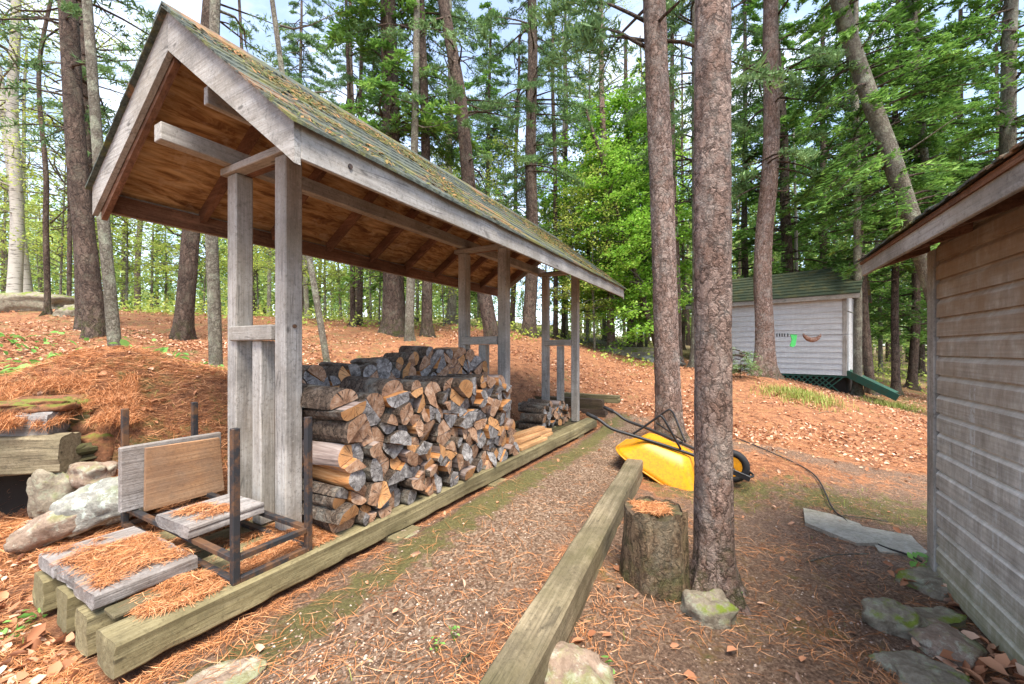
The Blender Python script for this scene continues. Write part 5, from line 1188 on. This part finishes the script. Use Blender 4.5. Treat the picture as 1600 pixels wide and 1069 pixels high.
# gravel
X, Y, Z = on_ground(26000, (0,1), (1.0, 6.5), lambda x, y: np.clip(zones(x, y)[2]*1.0-.02, 0, 1)*np.clip(.5+.8*fbm(x*3, y*3, 0, 91, 3), .03, 1), 3); n = len(X)
o8 = np.array([(1,0,0),(0,1,0),(-1,0,0),(0,-1,0),(0,0,.8),(0,0,-.5)], float); s = (rng.uniform(.0, 1, n)**3*.010+.0025)[:,None,None]; a = rng.uniform(0, 6.28, n)
P = o8[None]*rng.uniform(.6,1.2,(n,6,1))*s; xr, yr = P[:,:,0]*np.cos(a)[:,None]-P[:,:,1]*np.sin(a)[:,None], P[:,:,0]*np.sin(a)[:,None]+P[:,:,1]*np.cos(a)[:,None]
V = np.stack([xr+X[:,None], yr*.8+Y[:,None], P[:,:,2]*.7+Z[:,None]+.001], -1); b = np.arange(n)[:,None]*6
Fq = np.concatenate([b+np.array(t) for t in ((0,1,4),(1,2,4),(2,3,4),(3,0,4),(1,0,5),(2,1,5),(3,2,5),(0,3,5))])
o = npmesh('gravel', V.reshape(-1,3), Fq, M['peb'], attr={'tint': np.repeat(rng.beta(1.4,1.8,n), 6)}); tag(o, 'small pebbles of the gravel path', 'gravel', kind='stuff')
# grass
def blades(X, Y, Z, hmin, hmax, wd):
    n = len(X); th = rng.uniform(0, 6.28, n); h = rng.uniform(hmin, hmax, n); ln = rng.uniform(.2,.9,n)*h; s = np.stack([-np.sin(th), np.cos(th), 0*th], -1)*wd; d = np.stack([np.cos(th), np.sin(th), 0*th], -1)
    C = np.stack([X, Y, Z], -1); mid = C+d*(ln*.35)[:,None]+np.array([0,0,1])*(h*.65)[:,None]; tip = C+d*ln[:,None]+np.array([0,0,1])*h[:,None]
    V = np.stack([C-s, C+s, mid-s*.8, mid+s*.8, tip], 1); b = np.arange(n)*5
    return V.reshape(-1,3), [np.stack([b,b+1,b+3,b+2],-1), np.stack([b+2,b+3,b+4],-1)], np.repeat(np.clip(rng.normal(.5,.25,n),0,1),5)
X, Y, Z = on_ground(26000, (0,1), (1.2, 14), lambda x, y: np.clip((zones(x, y)[1]-.28)*1.3*ss(1.05,1.4,np.where(UV(x,y)[1] < 0, np.maximum(x, -9)+.0, 9)), .004, 1)*np.clip(fbm(x*1.6, y*1.6, 0, 95, 3)+.35, 0, 1), 4)
V, Fq, T = blades(X, Y, Z, .012, .05, .0016); o = npmesh('grass', V, Fq, M['grass'], attr={'tint': T}); tag(o, 'thin short yellowish grass along the path behind the pine', 'grass', kind='stuff')
# ground cover leaves at upper left and sprigs
Cc = []
for (px, py, Y_, sp, n) in ((20,548,6,.7,60),(80,570,4.6,.45,70),(140,580,4.2,.35,70),(200,592,4.0,.3,45),(260,590,4.6,.35,60),(300,595,4.4,.3,45),(330,590,5,.3,20),(120,560,5.2,.5,40)):
    p = at(px, py, Y_); Cc.append(np.stack([rng.normal(p.x, sp, n), rng.normal(p.y, sp*.5, n)], -1))
Cc = np.concatenate(Cc); X, Y = Cc[:,0], Cc[:,1]; Z = H(X, Y)+rng.uniform(.02,.07,len(X)); n = len(X)
nr_ = unit(rng.normal(0,.5,(n,3))+np.array([0,-.2,1.])); ax = unit(np.cross(nr_, rng.normal(0,1,(n,3)))); bx = np.cross(nr_, ax); s = rng.uniform(.03,.065,(n,1))
V, Fq, T = leaves(X, Y, Z, .03, .06, .5); o = npmesh('ground_cover', V, Fq, M['gcov'], attr={'tint': T}); tag(o, 'broad green ground cover leaves on the mound at left', 'ground cover', kind='stuff')
def sprig(px, py, Y_, n, sp, sz, lb, name='weed_plant', h=.05):
    p = at(px, py, Y_); X = rng.normal(p.x, sp, n); Y = rng.normal(p.y, sp, n); V, Fq, T = leaves(X, Y, H(X, Y)+rng.uniform(.005,h,n), sz*.6, sz, .8)
    zb = Hs(p.x, p.y); V = V-np.array([p.x, p.y, zb]); m6 = len(V)//6; base = np.array([[0,0,-.01],[.003,0,-.01]]); nb_ = len(V); V = np.concatenate([V, base]); T = np.concatenate([T, [.2,.2]])
    Fq = Fq+[np.stack([np.full(m6, nb_), np.full(m6, nb_+1), np.arange(m6)*6], -1)]; o = npmesh(name, V, Fq, M['gcov'], attr={'tint': T}); o.location = (p.x, p.y, zb); return tag(o, lb, 'plant')
sprig(1440,895,2.55,16,.03,.035,'small green weed at the foot of the shed corner', h=.12)
sprig(1148,922,2.2,6,.02,.02,'little green seedling right of the nearest pine base')
sprig(978,745,3.6,6,.02,.02,'green sprig growing beside the path timber', h=.08)
sprig(952,1050,1.62,10,.03,.02,'green weed right of the rounded stone')
sprig(850,1068,1.52,6,.03,.03,'green round leaves at the near end of the timber')
sprig(682,990,1.68,9,.012,.010,'fallen green needle tuft left on the path')
sprig(710,972,1.75,10,.018,.011,'fallen green needle tuft right on the path')
sprig(20,985,1.8,24,.06,.02,'grassy green tuft at the left edge by the deck', h=.06)
sprig(1030,920,2.2,6,.03,.015,'tiny green sprouts in front of the stump')
for k,(px,py,Y_) in enumerate(((1230,625,8),(1270,640,7.6),(1400,620,9.5))):
    p = at(px,py,Y_); X = rng.normal(p.x,.3,700); Y = rng.normal(p.y,.2,700); V, Fq, T = blades(X, Y, H(X,Y), .04,.16,.004); o = npmesh('grass', V, Fq, M['grass'], attr={'tint': T}); tag(o, ['green grass tuft below the cabin lattice','low green tuft on the slope before the cabin','green patch right of the ramp'][k], 'grass', kind='stuff')
# needle mound texture at left (thicker needles)
X, Y, Z = on_ground(26000, (0,1), (2.3, 5.0), lambda x, y: (1-ss(-1.6,-1.2,x))*.9, 8); n = len(X)
V, Fq, T = strands(np.stack([X, Y, Z+rng.uniform(.001,.03,n)], -1), rng.normal(.5, 1.0, n), rng.uniform(.04,.08,n), .0016, .25)
o = npmesh('needle_mound', V, Fq, M['needle'], attr={'tint': T}); tag(o, 'thick orange needles hanging over the left bank', 'pine needles', kind='stuff')
n = 14000; px = rng.uniform(-60, 215, n); py = rng.uniform(596, 668, n)-(px-70)*.05; Y_ = 2.60+(668-py)/70*.35+np.clip(px, 0, 200)/200*.30
X = (px-800)/F*Y_; Z = HC-(py-HY)/F*Y_; zz = np.maximum(Z, H(X, Y_)); keep = (fbm(X*6, zz*6, 0, 3, 3) > -.25)&(np.abs(zz-Z) < .3); X, Yk, zz = X[keep], Y_[keep], zz[keep]; n = len(X)
C = np.stack([X, Yk, zz+rng.uniform(0,.03,n)], -1); d = unit(np.stack([rng.normal(0,.6,n), rng.normal(-.4,.5,n), rng.normal(-.5,.4,n)], -1))*rng.uniform(.03,.075,(n,1)); sd2 = unit(np.cross(d, rng.normal(0,1,(n,3))))*.0016
V, Fq, T = quads(C, d, sd2, rng.uniform(0,1,n)); o = npmesh('needle_fringe', V, Fq, M['needle'], attr={'tint': T}); tag(o, 'orange needles draped over the edge of the old retaining wall', 'pine needles', kind='stuff')
# twigs
for k, (px, py, Y_, L, a) in enumerate(((1310,875,2.7,.5,.2),(30,585,4.2,.6,.1),(1330,790,3.4,.5,-.3),(720,1030,1.6,.16,1.2),(1290,650,7,.5,.5))):
    p = at(px, py, Y_); z = Hs(p.x, p.y)+.012; o = MB().tube(smoothpts([(p.x-L/2*math.cos(a), p.y-L/2*math.sin(a), z), (p.x, p.y+.02, z+.01), (p.x+L/2*math.cos(a), p.y+L/2*math.sin(a), z+.004)], 4), .004, 5).build('fallen_twig', M['grey']); tag(o, ['thin bare twig on the dirt left of the shed stones','pale stick lying on top of the left bank','bare twig above the paving slabs','short curved twig on the gravel near the camera','twig among leaves on the far slope'][k], 'twig')
